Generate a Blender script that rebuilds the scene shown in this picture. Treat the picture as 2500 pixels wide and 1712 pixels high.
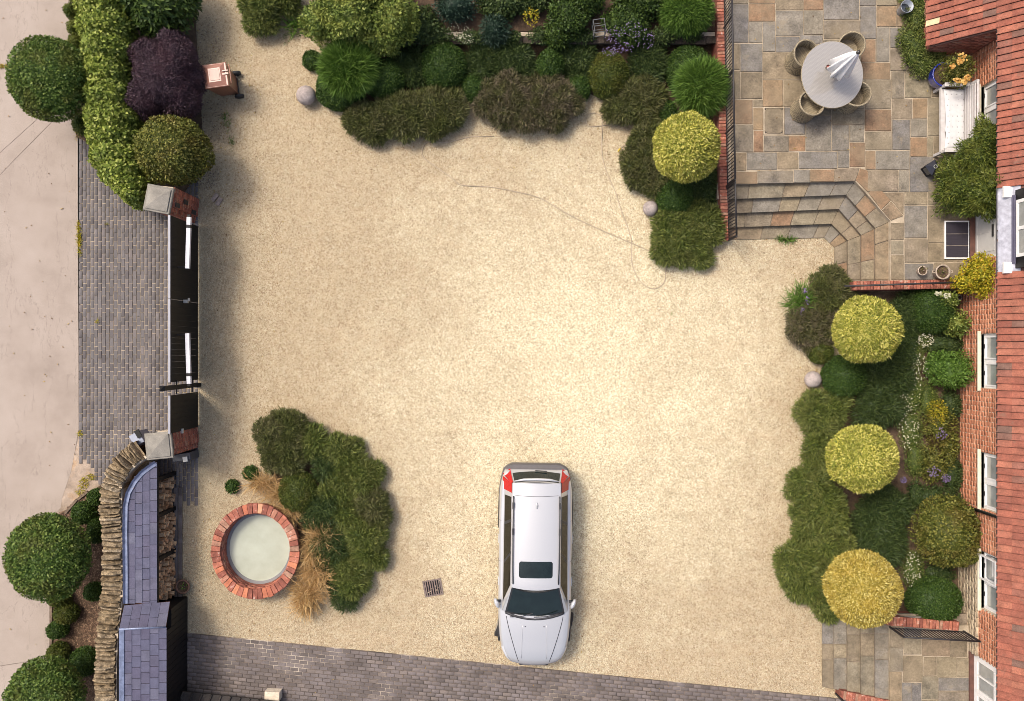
import bpy, math, random
import numpy as np
from mathutils import Vector

for _o in list(bpy.data.objects):
    bpy.data.objects.remove(_o)
SC = bpy.context.scene
COL = SC.collection
R = math.radians
H = 23.0                                    # the camera hangs 23 m above the yard, looking straight down

# ------------------------------------------------------------------ camera, sky, sun, exposure
cam_d = bpy.data.cameras.new('camera')
cam_d.sensor_width = 36.0
cam_d.lens = 36.0 * H * 100 / 2500.0
cam_d.clip_start = 0.1
cam_d.clip_end = 500
cam = bpy.data.objects.new('camera', cam_d)
cam.location = (0, 0, H)
COL.objects.link(cam)
SC.camera = cam

SUN_EL, SUN_AZ = R(58), math.atan2(-0.79, 0.61)
wd = bpy.data.worlds.new('World')
SC.world = wd
wd.use_nodes = True
_n = wd.node_tree
_bg = _n.nodes['Background']
_sky = _n.nodes.new('ShaderNodeTexSky')
_sky.sky_type = 'NISHITA'
_sky.sun_disc = False
_sky.sun_elevation = SUN_EL
_sky.sun_rotation = SUN_AZ
_sky.air_density = 1.0
_sky.dust_density = 6.0
_sky.ozone_density = 0.6
_n.links.new(_sky.outputs[0], _bg.inputs[0])
_bg.inputs[1].default_value = 0.15

sun_d = bpy.data.lights.new('sun', 'SUN')
sun_d.energy = 1.6
sun_d.angle = R(13)
sun_d.color = (1.0, 0.945, 0.85)
sun = bpy.data.objects.new('sun', sun_d)
_sd = Vector((math.sin(SUN_AZ) * math.cos(SUN_EL), math.cos(SUN_AZ) * math.cos(SUN_EL), math.sin(SUN_EL)))
sun.rotation_euler = _sd.to_track_quat('Z', 'Y').to_euler()
sun.location = _sd * 40
COL.objects.link(sun)
SC.view_settings.view_transform = 'Standard'
SC.view_settings.look = 'None'
SC.view_settings.gamma = 1.0
SC.view_settings.use_curve_mapping = False
SC.view_settings.exposure = 0.68
SC.cycles.pixel_filter_type = 'BLACKMAN_HARRIS'
SC.cycles.filter_width = 0.85

# ------------------------------------------------------------------ helpers
rnd = random.Random(7)
RG = np.random.default_rng(11)

def W(px, py, z=0.0):
    k = (1 - z / H) / 100.0
    return ((px - 1250) * k, (856 - py) * k, z)

def pydata(name, verts, faces, smooth=False):
    me = bpy.data.meshes.new(name)
    me.from_pydata([tuple(v) for v in verts], [], faces)
    if smooth:
        me.polygons.foreach_set('use_smooth', [True] * len(me.polygons))
    me.update()
    return me

def npmesh(name, V, FS, attrs=None, smooth=False):
    """V (n,3); FS: list of index arrays (m,k)."""
    me = bpy.data.meshes.new(name)
    V = np.asarray(V, np.float32)
    FS = [np.asarray(f, np.int32) for f in FS if len(f)]
    nl = sum(f.size for f in FS)
    nf = sum(len(f) for f in FS)
    me.vertices.add(len(V)); me.vertices.foreach_set('co', V.ravel())
    me.loops.add(nl); me.polygons.add(nf)
    me.loops.foreach_set('vertex_index', np.concatenate([f.ravel() for f in FS]))
    tot = np.concatenate([np.full(len(f), f.shape[1], np.int32) for f in FS])
    st = np.concatenate([[0], np.cumsum(tot)[:-1]]).astype(np.int32)
    me.polygons.foreach_set('loop_start', st)
    me.polygons.foreach_set('loop_total', tot)
    if smooth:
        me.polygons.foreach_set('use_smooth', np.ones(nf, bool))
    for k, a in (attrs or {}).items():
        at = me.attributes.new(k, 'FLOAT', 'POINT')
        at.data.foreach_set('value', np.asarray(a, np.float32))
    me.update(calc_edges=True)
    return me

def obj(name, me, mat=None, parent=None, loc=None, rz=0.0, kind=None):
    o = bpy.data.objects.new(name, me)
    COL.objects.link(o)
    if mat is not None and me is not None and not me.materials:
        me.materials.append(mat)
    if parent is not None:
        o.parent = parent
        if loc is not None: o.location = loc
    elif loc is not None:
        o.location = loc
    if rz: o.rotation_euler = (0, 0, rz)
    if kind: o['kind'] = kind
    return o

def tag(o, label, cat, group=None):
    o['label'] = label; o['category'] = cat
    if group: o['group'] = group
    return o

def thing(name, label, cat, loc=(0, 0, 0), rz=0.0, group=None):
    o = bpy.data.objects.new(name, None)
    o.empty_display_size = 0.2
    COL.objects.link(o)
    o.location = loc; o.rotation_euler = (0, 0, rz)
    return tag(o, label, cat, group)

class MB:
    def __init__(s): s.v = []; s.f = []
    def add(s, vs, fs):
        b = len(s.v); s.v += [tuple(v) for v in vs]; s.f += [tuple(i + b for i in f) for f in fs]; return s
    def box(s, x0, x1, y0, y1, z0, z1, bev=0.0):
        if bev <= 0:
            vs = [(x, y, z) for z in (z0, z1) for y in (y0, y1) for x in (x0, x1)]
            return s.add(vs, [(0, 2, 3, 1), (4, 5, 7, 6), (0, 1, 5, 4), (2, 6, 7, 3), (0, 4, 6, 2), (1, 3, 7, 5)])
        b = bev
        def ring(i, z): return [(x0 + i, y0 + i, z), (x1 - i, y0 + i, z), (x1 - i, y1 - i, z), (x0 + i, y1 - i, z)]
        vs = ring(b, z0) + ring(0, z0 + b) + ring(0, z1 - b) + ring(b, z1)
        fs = [(3, 2, 1, 0), (12, 13, 14, 15)]
        for k in range(3):
            for j in range(4):
                a = k * 4 + j; c = k * 4 + (j + 1) % 4
                fs.append((a, c, c + 4, a + 4))
        return s.add(vs, fs)
    def tube(s, path, r, n=8, cap=True):
        path = [Vector(p) for p in path]; m = len(path)
        rs = r if isinstance(r, (list, tuple)) else [r] * m
        up = Vector((0, 0, 1)); vs = []; pu = None
        for i, p in enumerate(path):
            d = (path[min(i + 1, m - 1)] - path[max(i - 1, 0)]).normalized()
            if pu is None:
                u = d.cross(up)
                if u.length < 1e-3: u = Vector((1, 0, 0))
            else:
                u = pu - d * pu.dot(d)
            u.normalize(); pu = u; w = d.cross(u)
            for k in range(n):
                a = 2 * math.pi * k / n
                vs.append(p + (u * math.cos(a) + w * math.sin(a)) * rs[i])
        fs = []
        for i in range(m - 1):
            for k in range(n):
                a = i * n + k; b = i * n + (k + 1) % n
                fs.append((a, b, b + n, a + n))
        if cap:
            fs.append(tuple(range(n - 1, -1, -1))); fs.append(tuple(range((m - 1) * n, m * n)))
        return s.add(vs, fs)
    def lathe(s, prof, n=32, sx=1.0, sy=1.0, cx=0.0, cy=0.0, a0=0.0, a1=None, fn=None):
        full = a1 is None
        a1 = a0 + 2 * math.pi if full else a1
        m = n if full else n + 1
        vs = []
        for (r, z) in prof:
            for k in range(m):
                a = a0 + (a1 - a0) * k / n
                rr, zz = (r, z) if fn is None else fn(r, z, a)
                vs.append((cx + rr * math.cos(a) * sx, cy + rr * math.sin(a) * sy, zz))
        fs = []
        for i in range(len(prof) - 1):
            for k in range(n):
                a = i * m + k; b = i * m + (k + 1) % m
                fs.append((a, b, b + m, a + m))
        return s.add(vs, fs)
    def prism(s, poly, z0, z1, inset=0.0):
        """poly: list of (x, y) or (x, y, dz) counter-clockwise or clockwise; top inset."""
        n = len(poly)
        ar = sum(poly[i][0] * poly[(i + 1) % n][1] - poly[(i + 1) % n][0] * poly[i][1] for i in range(n))
        if ar < 0: poly = poly[::-1]
        cx = sum(p[0] for p in poly) / n; cy = sum(p[1] for p in poly) / n
        dz = [(p[2] if len(p) > 2 else 0.0) for p in poly]
        vs = [(p[0], p[1], z0 + d) for p, d in zip(poly, dz)]
        if inset > 0:
            vs += [(p[0], p[1], z1 - inset * .8 + d) for p, d in zip(poly, dz)]
            for p, d in zip(poly, dz):
                L = math.hypot(p[0] - cx, p[1] - cy) or 1
                k = max(0.0, 1 - 1.3 * inset / L)
                vs.append((cx + (p[0] - cx) * k, cy + (p[1] - cy) * k, z1 + d))
            lev = 3
        else:
            vs += [(p[0], p[1], z1 + d) for p, d in zip(poly, dz)]
            lev = 2
        fs = [tuple(range(n - 1, -1, -1)), tuple(range((lev - 1) * n, lev * n))]
        for l in range(lev - 1):
            for i in range(n):
                j = (i + 1) % n
                fs.append((l * n + i, l * n + j, (l + 1) * n + j, (l + 1) * n + i))
        return s.add(vs, fs)
    def me(s, name, smooth=False): return pydata(name, s.v, s.f, smooth)
    def build(s, name, mat, parent=None, smooth=False, loc=None, rz=0.0, kind=None):
        return obj(name, s.me(name, smooth), mat, parent, loc, rz, kind)

# ------------------------------------------------------------------ materials
MATS = {}
def _link(nt, a, b): nt.links.new(a, b)

def ramp_node(nt, stops):
    r = nt.nodes.new('ShaderNodeValToRGB')
    e = r.color_ramp.elements
    while len(e) < len(stops): e.new(0.5)
    for i, (p, c) in enumerate(stops):
        e[i].position = p; e[i].color = (c[0], c[1], c[2], 1)
    return r

def mixrgb(nt, fac, a, b, mode='MIX'):
    m = nt.nodes.new('ShaderNodeMix'); m.data_type = 'RGBA'; m.blend_type = mode
    for sock, val in ((m.inputs[0], fac), (m.inputs[6], a), (m.inputs[7], b)):
        if isinstance(val, (int, float)): sock.default_value = val
        elif isinstance(val, tuple): sock.default_value = (val[0], val[1], val[2], 1)
        else: nt.links.new(val, sock)
    return m.outputs[2]

def pos(nt):
    return nt.nodes.new('ShaderNodeNewGeometry').outputs['Position']

def noise(nt, vec, scale, detail=4, rough=0.6, out='Fac', stretch=None):
    if stretch:
        mp = nt.nodes.new('ShaderNodeMapping'); mp.inputs['Scale'].default_value = stretch[:3]
        if len(stretch) > 3: mp.inputs['Rotation'].default_value = (0, 0, stretch[3])
        nt.links.new(vec, mp.inputs[0]); vec = mp.outputs[0]
    t = nt.nodes.new('ShaderNodeTexNoise'); t.inputs['Scale'].default_value = scale
    t.inputs['Detail'].default_value = detail; t.inputs['Roughness'].default_value = rough
    nt.links.new(vec, t.inputs['Vector'])
    return t.outputs[out]

def maprange(nt, v, a, b, c=0.0, d=1.0):
    m = nt.nodes.new('ShaderNodeMapRange'); m.clamp = True
    for i, x in zip((1, 2, 3, 4), (a, b, c, d)): m.inputs[i].default_value = x
    nt.links.new(v, m.inputs[0]); return m.outputs[0]

def new_mat(name):
    m = bpy.data.materials.new(name); m.use_nodes = True
    MATS[name] = m
    return m, m.node_tree, m.node_tree.nodes['Principled BSDF']

def stone(name, stops, src='object', mott=0.35, mscale=6.0, fine=60.0, rough=0.85, bump=0.4, bscale=40.0, spot=None, spec=0.3, dist=0.006, coat=0.0, film=None):
    """stone, brick, tile, wood: a colour for each piece, mottling, blotches and fine relief"""
    m, nt, b = new_mat(name)
    if src == 'object':
        rv = nt.nodes.new('ShaderNodeObjectInfo').outputs['Random']
    elif src == 'attr':
        a = nt.nodes.new('ShaderNodeAttribute'); a.attribute_name = 'rnd'; rv = a.outputs['Fac']
    else:
        rv = None
    P = pos(nt)
    if rv is not None:
        r = ramp_node(nt, stops); nt.links.new(rv, r.inputs[0]); c = r.outputs[0]
    else:
        r = ramp_node(nt, stops); nt.links.new(noise(nt, P, mscale * 0.4, 5), r.inputs[0]); c = r.outputs[0]
    n1 = maprange(nt, noise(nt, P, mscale, 6, 0.65), 0.3, 0.7, 1 - mott, 1 + mott)
    n2 = maprange(nt, noise(nt, P, fine, 3, 0.7), 0.3, 0.7, 1 - mott * 0.7, 1 + mott * 0.7)
    mu = nt.nodes.new('ShaderNodeMath'); mu.operation = 'MULTIPLY'
    nt.links.new(n1, mu.inputs[0]); nt.links.new(n2, mu.inputs[1])
    c = mixrgb(nt, 1.0, c, mu.outputs[0], 'MULTIPLY')
    if spot:                                    # (colour, scale, threshold)
        s = maprange(nt, noise(nt, P, spot[1], 5, 0.7), spot[2], spot[2] + 0.08, 0, spot[3] if len(spot) > 3 else 0.8)
        c = mixrgb(nt, s, c, spot[0])
    if film:                                    # weathering that runs on across the joints: (colour, scale, amount)
        c = mixrgb(nt, maprange(nt, noise(nt, P, film[1], 6, 0.7), .32, .68, 0.0, film[2]), c, film[0])
    nt.links.new(c, b.inputs['Base Color'])
    b.inputs['Roughness'].default_value = rough
    b.inputs['Specular IOR Level'].default_value = spec
    b.inputs['Coat Weight'].default_value = coat
    bp = nt.nodes.new('ShaderNodeBump'); bp.inputs['Strength'].default_value = bump; bp.inputs['Distance'].default_value = dist
    nt.links.new(noise(nt, P, bscale, 6, 0.7), bp.inputs['Height']); nt.links.new(bp.outputs[0], b.inputs['Normal'])
    return m

def plain(name, col, rough=0.5, metal=0.0, spec=0.5, coat=0.0, var=0.08, bump=0.0, bscale=80, vs=9.0):
    m, nt, b = new_mat(name)
    P = pos(nt)
    v = maprange(nt, noise(nt, P, vs, 5), 0.3, 0.7, 1 - var, 1 + var)
    c = mixrgb(nt, 1.0, tuple(col), v, 'MULTIPLY')
    nt.links.new(c, b.inputs['Base Color'])
    b.inputs['Roughness'].default_value = rough; b.inputs['Metallic'].default_value = metal
    b.inputs['Specular IOR Level'].default_value = spec; b.inputs['Coat Weight'].default_value = coat
    b.inputs['Coat Roughness'].default_value = 0.05
    if bump:
        bp = nt.nodes.new('ShaderNodeBump'); bp.inputs['Strength'].default_value = bump; bp.inputs['Distance'].default_value = 0.01
        nt.links.new(noise(nt, P, bscale, 5), bp.inputs['Height']); nt.links.new(bp.outputs[0], b.inputs['Normal'])
    return m

def leafmat(name, stops, tip=None, tipamt=0.0, tscale=2.5, trans=0.25, rough=0.55, patch=None, spec=0.25):
    m, nt, b = new_mat(name)
    a = nt.nodes.new('ShaderNodeAttribute'); a.attribute_name = 'rnd'
    r = ramp_node(nt, stops); nt.links.new(a.outputs['Fac'], r.inputs[0]); c = r.outputs[0]
    P = pos(nt)
    if patch:                                   # (colour, scale, amount)
        s = maprange(nt, noise(nt, P, patch[1], 3), 0.48, 0.64, 0, patch[2])
        c = mixrgb(nt, s, c, patch[0])
    if tip:
        t = nt.nodes.new('ShaderNodeAttribute'); t.attribute_name = 'tip'
        k = maprange(nt, noise(nt, P, tscale, 3), 0.35, 0.62, 0.15, 1.0)
        mu = nt.nodes.new('ShaderNodeMath'); mu.operation = 'MULTIPLY'
        nt.links.new(t.outputs['Fac'], mu.inputs[0]); nt.links.new(k, mu.inputs[1])
        mu2 = nt.nodes.new('ShaderNodeMath'); mu2.operation = 'MULTIPLY'; mu2.inputs[1].default_value = tipamt
        nt.links.new(mu.outputs[0], mu2.inputs[0])
        c = mixrgb(nt, mu2.outputs[0], c, tip)
    nt.links.new(c, b.inputs['Base Color'])
    b.inputs['Roughness'].default_value = rough; b.inputs['Specular IOR Level'].default_value = spec
    tr = nt.nodes.new('ShaderNodeBsdfTranslucent'); nt.links.new(c, tr.inputs[0])
    mx = nt.nodes.new('ShaderNodeMixShader'); mx.inputs[0].default_value = trans
    nt.links.new(b.outputs[0], mx.inputs[1]); nt.links.new(tr.outputs[0], mx.inputs[2])
    nt.links.new(mx.outputs[0], nt.nodes['Material Output'].inputs['Surface'])
    return m

# ground materials -------------------------------------------------
def gravel_colour(nt, rv, P):
    """stone by stone colour; a bright glow painted into the middle, dimmer and browner towards the edges"""
    r = ramp_node(nt, [(.12, (.20, .14, .08)), (.3, (.40, .32, .195)), (.6, (.56, .48, .315)), (.9, (.74, .675, .50))])
    nt.links.new(rv, r.inputs[0]); c = r.outputs[0]
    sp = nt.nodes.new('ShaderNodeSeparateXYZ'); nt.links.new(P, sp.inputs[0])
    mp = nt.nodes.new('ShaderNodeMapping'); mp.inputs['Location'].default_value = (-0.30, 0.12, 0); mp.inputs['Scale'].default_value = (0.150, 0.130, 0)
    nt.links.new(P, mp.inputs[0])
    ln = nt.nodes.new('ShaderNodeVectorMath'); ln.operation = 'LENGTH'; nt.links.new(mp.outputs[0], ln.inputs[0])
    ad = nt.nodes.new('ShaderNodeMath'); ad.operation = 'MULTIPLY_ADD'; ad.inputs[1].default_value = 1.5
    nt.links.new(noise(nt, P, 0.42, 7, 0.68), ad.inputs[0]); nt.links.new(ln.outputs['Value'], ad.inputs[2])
    edge_dim = maprange(nt, ad.outputs[0], 0.95, 1.70, 0.0, 1.0)  # bright middle and dimmer edges painted into the stone colour
    c = mixrgb(nt, edge_dim, mixrgb(nt, 0.30, c, (.61, .545, .385)), mixrgb(nt, 0.62, c, (.285, .21, .13)))
    # brown scuffed patches where wheels turn, and long faint wheel tracks from the gate
    tr = maprange(nt, noise(nt, P, 0.5, 6, 0.7, stretch=(.55, 2.2, 1, R(-14))), .54, .70, 0, .42)
    c = mixrgb(nt, tr, c, mixrgb(nt, .6, c, (.40, .29, .18)))
    sc = maprange(nt, noise(nt, P, 1.7, 6, 0.72), .56, .74, 0, .5)
    c = mixrgb(nt, sc, c, mixrgb(nt, .5, c, (.36, .26, .16)))
    big = maprange(nt, noise(nt, P, 3.5, 5, 0.7), 0.3, 0.72, 0.90, 1.09)
    c = mixrgb(nt, 1.0, c, big, 'MULTIPLY')
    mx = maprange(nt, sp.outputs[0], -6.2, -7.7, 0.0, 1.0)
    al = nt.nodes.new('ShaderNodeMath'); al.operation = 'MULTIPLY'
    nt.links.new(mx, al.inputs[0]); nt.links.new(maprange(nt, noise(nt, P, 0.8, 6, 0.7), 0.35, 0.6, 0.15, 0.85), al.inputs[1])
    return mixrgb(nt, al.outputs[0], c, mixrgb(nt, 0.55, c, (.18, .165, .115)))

def gravel_mat():
    m, nt, b = new_mat('gravel')
    P = pos(nt)
    vo = nt.nodes.new('ShaderNodeTexVoronoi'); vo.inputs['Scale'].default_value = 44; vo.inputs['Randomness'].default_value = 1
    nt.links.new(P, vo.inputs['Vector'])
    sx = nt.nodes.new('ShaderNodeSeparateColor'); nt.links.new(vo.outputs['Color'], sx.inputs[0])
    v2 = nt.nodes.new('ShaderNodeTexVoronoi'); v2.inputs['Scale'].default_value = 29; nt.links.new(P, v2.inputs['Vector'])
    s2 = nt.nodes.new('ShaderNodeSeparateColor'); nt.links.new(v2.outputs['Color'], s2.inputs[0])
    av = nt.nodes.new('ShaderNodeMix'); av.data_type = 'FLOAT'; av.inputs[0].default_value = .5; nt.links.new(sx.outputs[0], av.inputs[2]); nt.links.new(s2.outputs[1], av.inputs[3])
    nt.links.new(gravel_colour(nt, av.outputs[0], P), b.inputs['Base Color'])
    b.inputs['Roughness'].default_value = 0.9; b.inputs['Specular IOR Level'].default_value = 0.25
    bp = nt.nodes.new('ShaderNodeBump'); bp.inputs['Strength'].default_value = 0.8; bp.inputs['Distance'].default_value = 0.02; bp.invert = True
    nt.links.new(vo.outputs['Distance'], bp.inputs['Height']); nt.links.new(bp.outputs[0], b.inputs['Normal'])
    return m

def pebble_mat():
    m, nt, b = new_mat('pebble')
    at = nt.nodes.new('ShaderNodeAttribute'); at.attribute_name = 'rnd'
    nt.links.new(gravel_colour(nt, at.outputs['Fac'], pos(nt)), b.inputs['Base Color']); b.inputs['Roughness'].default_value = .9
    return m

def concrete_mat():
    m, nt, b = new_mat('concrete')
    P = pos(nt)
    r = ramp_node(nt, [(.25, (.22, .176, .145)), (.5, (.29, .238, .20)), (.75, (.335, .28, .24))])
    nt.links.new(noise(nt, P, 0.7, 8, 0.7), r.inputs[0])
    c = mixrgb(nt, 1.0, r.outputs[0], maprange(nt, noise(nt, P, 45, 4, 0.7), .3, .7, .86, 1.12), 'MULTIPLY')
    # hairline cracks running diagonally
    ns = noise(nt, P, 0.55, 7, 0.6, stretch=(1.6, 0.55, 1, R(38)))
    ab = nt.nodes.new('ShaderNodeMath'); ab.operation = 'SUBTRACT'; ab.inputs[1].default_value = 0.5; nt.links.new(ns, ab.inputs[0])
    a2 = nt.nodes.new('ShaderNodeMath'); a2.operation = 'ABSOLUTE'; nt.links.new(ab.outputs[0], a2.inputs[0])
    cr = maprange(nt, a2.outputs[0], 0.0012, 0.004, 0.5, 0.0)
    c = mixrgb(nt, cr, c, (.17, .135, .11))
    st = maprange(nt, noise(nt, P, 1.3, 6, 0.75), .58, .75, 0, .5)
    c = mixrgb(nt, st, c, (.25, .20, .16))
    nt.links.new(c, b.inputs['Base Color']); b.inputs['Roughness'].default_value = 0.9
    bp = nt.nodes.new('ShaderNodeBump'); bp.inputs['Strength'].default_value = 0.25; bp.inputs['Distance'].default_value = 0.008
    nt.links.new(noise(nt, P, 30, 6, .7), bp.inputs['Height']); nt.links.new(bp.outputs[0], b.inputs['Normal'])
    return m

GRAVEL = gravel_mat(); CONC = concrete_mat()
EARTH = stone('earth', [(.3, (.055, .035, .022)), (.5, (.085, .055, .035)), (.7, (.12, .08, .05))], None, .4, 7, 50, .95, .8, 25, dist=.03)
SAND = stone('jointing_sand', [(.3, (.30, .235, .17)), (.7, (.46, .38, .28))], None, .25, 3, 70, .95, .3, 80)
DARKJOINT = stone('dark_joint', [(.35, (.06, .048, .04)), (.55, (.14, .11, .09)), (.68, (.42, .36, .29))], None, .3, 2.2, 70, .95, .3, 80)
MORTAR = stone('mortar', [(.3, (.36, .29, .21)), (.7, (.52, .44, .34))], None, .25, 5, 60, .95, .3, 60)
PALEMORTAR = stone('pale_mortar', [(.3, (.46, .38, .29)), (.7, (.66, .57, .45))], None, .25, 5, 60, .95, .3, 60)
_pv = [(0, (.082, .072, .073)), (.35, (.104, .093, .092)), (.7, (.117, .106, .106)), (1, (.13, .112, .108))]
PAVER = stone('paver', _pv, 'object', .22, 2.5, 70, .75, .3, 60, spot=((.20, .17, .15), 1.3, .64, .5))
PAVERA = stone('paver_mass', _pv, 'attr', .22, 2.5, 70, .75, .3, 60, spot=((.20, .17, .15), 1.3, .64, .5))
_pw = [(0, (.095, .078, .07)), (.4, (.122, .101, .093)), (.75, (.134, .113, .108)), (1, (.15, .122, .106))]
PAVER2 = stone('paver_weathered', _pw, 'object', .28, 1.6, 70, .8, .35, 60, spot=((.25, .205, .155), 1.1, .62, .5))
PAVER2A = stone('paver_weathered_mass', _pw, 'attr', .28, 1.6, 70, .8, .35, 60, spot=((.25, .205, .155), 1.1, .62, .5))
_fl = [(0, (.135, .108, .076)), (.12, (.175, .135, .088)), (.24, (.14, .122, .10)), (.36, (.195, .155, .103)), (.5, (.16, .14, .103)),
       (.6, (.20, .145, .09)), (.7, (.145, .127, .105)), (.8, (.185, .128, .082)), (.9, (.17, .146, .10)), (1, (.225, .18, .118))]
FLAG = stone('flagstone', _fl, 'object', .5, 3.6, 22, .8, .5, 16, spot=((.28, .225, .145), 2.6, .60, .5), film=((.225, .18, .115), 1.1, .62))
FLAGB = stone('flagstone_slate', [(0, (.115, .105, .10)), (.5, (.145, .133, .122)), (1, (.18, .155, .118))], 'object', .5, 3.2, 24, .8, .45, 16, spot=((.27, .215, .145), 2.4, .58, .5), film=((.20, .172, .125), 1.1, .55))
FLAGO = stone('flagstone_ochre', [(0, (.215, .122, .066)), (.5, (.18, .108, .066)), (1, (.24, .165, .092))], 'object', .5, 3.2, 24, .8, .45, 16, spot=((.22, .165, .11), 2.4, .58, .5), film=((.21, .165, .105), 1.1, .7))
_bk = [(0, (.30, .095, .055)), (.3, (.40, .14, .075)), (.6, (.46, .18, .095)), (.85, (.36, .115, .065)), (1, (.50, .27, .16))]
BRICK = stone('brick', _bk, 'object', .28, 8, 60, .85, .4, 60, spot=((.50, .40, .30), 6, .67, .6))
BRICKA = stone('brick_mass', [(0, (.36, .135, .075)), (.35, (.46, .195, .11)), (.7, (.53, .245, .145)), (1, (.41, .16, .09))], 'attr', .22, 3, 60, .85, .3, 60, spot=((.50, .40, .30), 3, .68, .4))
_bo = [(0, (.19, .065, .045)), (.4, (.28, .098, .065)), (.7, (.34, .12, .075)), (1, (.27, .155, .105))]
BRICKOLD = stone('brick_old', _bo, 'object', .4, 9, 60, .9, .5, 60, spot=((.46, .40, .34), 9, .60, .8))
BRICKOLDA = stone('brick_old_mass', _bo, 'attr', .4, 9, 60, .9, .5, 60, spot=((.42, .36, .29), 7, .64, .6))
PLINTHA = stone('plinth_mass', [(0, (.33, .25, .165)), (.5, (.44, .36, .25)), (1, (.36, .27, .19))], 'attr', .3, 5, 60, .9, .4, 50)
TILE = stone('clay_tile', [(0, (.17, .055, .038)), (.25, (.27, .088, .056)), (.5, (.205, .066, .044)), (.75, (.31, .115, .072)), (.88, (.21, .075, .052)), (.94, (.12, .08, .064)), (1, (.15, .075, .057))], 'object', .35, 5, 40, .8, .4, 40, spot=((.15, .095, .07), 4, .60, .6), film=((.19, .08, .055), 1.5, .35))
TILEPALE = plain('pale_tile', (.55, .40, .24), .8, var=.2, bump=.2)
SLATE = stone('slate', [(0, (.085, .083, .125)), (.4, (.105, .103, .15)), (.75, (.092, .084, .125)), (1, (.125, .123, .165))], 'object', .2, 4, 40, .5, .25, 30, spot=((.10, .075, .10), 2.2, .66, .5))
LEADP = plain('pale_lead', (.34, .34, .39), .5, .1, var=.3, bump=.3, bscale=8)
LEAD = plain('lead', (.20, .23, .33), .45, .3, var=.3, bump=.3, bscale=8)
LIME = stone('limestone', [(0, (.15, .105, .058)), (.35, (.22, .165, .10)), (.7, (.185, .14, .09)), (1, (.29, .23, .155))], 'object', .7, 9, 40, .95, .9, 14, spot=((.14, .10, .055), 5, .58, .7), dist=.03)
CAPST = stone('cap_stone', [(0, (.19, .175, .15)), (1, (.215, .195, .165))], 'object', .25, 5, 60, .9, .4, 50, spot=((.27, .25, .17), 14, .64, .6))
SPHST = stone('sphere_stone', [(0, (.27, .225, .21)), (1, (.33, .285, .26))], 'object', .3, 9, 50, .85, .4, 50, spot=((.48, .42, .38), 7, .58, .7))
BLACK = plain('black_paint', (.006, .0055, .006), .5, var=.2)
IRON = plain('wrought_iron', (.018, .015, .016), .6, var=.3, bump=.2)
GATESHEEN = plain('gate_edge_sheen', (.23, .23, .26), .5)  # grey is sky reflection painted on the black gate's top edge
WHITE = plain('white_paint', (.74, .72, .70), .45, var=.06)
WHITEW = plain('white_timber', (.46, .43, .41), .6, var=.12, bump=.15, bscale=40)
CREAM = plain('cream_paint', (.62, .56, .43), .65, var=.1)
DOORG = plain('door_grey', (.52, .50, .47), .5, var=.05)
OAK = plain('brown_timber', (.10, .042, .03), .6, var=.25, bump=.2)
CLOTH = plain('white_cloth', (.50, .49, .485), .85, spec=.1, var=.05, bump=.25, bscale=30)
RUBBER = plain('rubber', (.015, .015, .017), .7)
def bark(): return stone('bark', [(.3, (.10, .07, .05)), (.7, (.17, .125, .09))], None, .4, 12, 60, .95, .8, 30, dist=.02)
BARK = bark()
WOODC = stone('split_wood', [(0, (.28, .15, .075)), (.4, (.44, .27, .15)), (.75, (.56, .38, .22)), (1, (.24, .155, .10))], 'object', .35, 14, 70, .9, .4, 40)
CHIP = stone('bark_chip', [(0, (.07, .042, .028)), (.6, (.13, .078, .05)), (1, (.26, .17, .11))], 'attr', .2, 9, 60, .95)
PEB = pebble_mat()
def glassy(name, col, rough=0.06, coat=1.0):
    return plain(name, col, rough, 0, .8, coat, var=.25, vs=2.0)
PANE = glassy('window_glass', (.30, .31, .30))
PANEDARK = glassy('dark_glass', (.02, .024, .026))
# ------------------------------------------------------------------ the setting: ground sheets
T = 0.63                                    # terrace level
U = 0.45                                    # raised garden level
def sheet(name, px, z, mat, depth=0.02, kind='structure', parent=None):
    mb = MB(); mb.prism([W(x, y, 0)[:2] for x, y in px], z - depth, z)
    return mb.build(name, mat, parent, kind=kind)

def gridsheet(name, x0, x1, y0, y1, z, mat):
    o = MB().box(x0, x1, y0, y1, z - .02, z).build(name, mat)
    o['kind'] = 'structure'; return o

gridsheet('ground', -120, 120, -120, 120, -0.06, EARTH)
gravel = sheet('gravel_yard', [(430, -300), (2500, -300), (2500, 2000), (430, 2000)], 0.0, GRAVEL)

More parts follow.
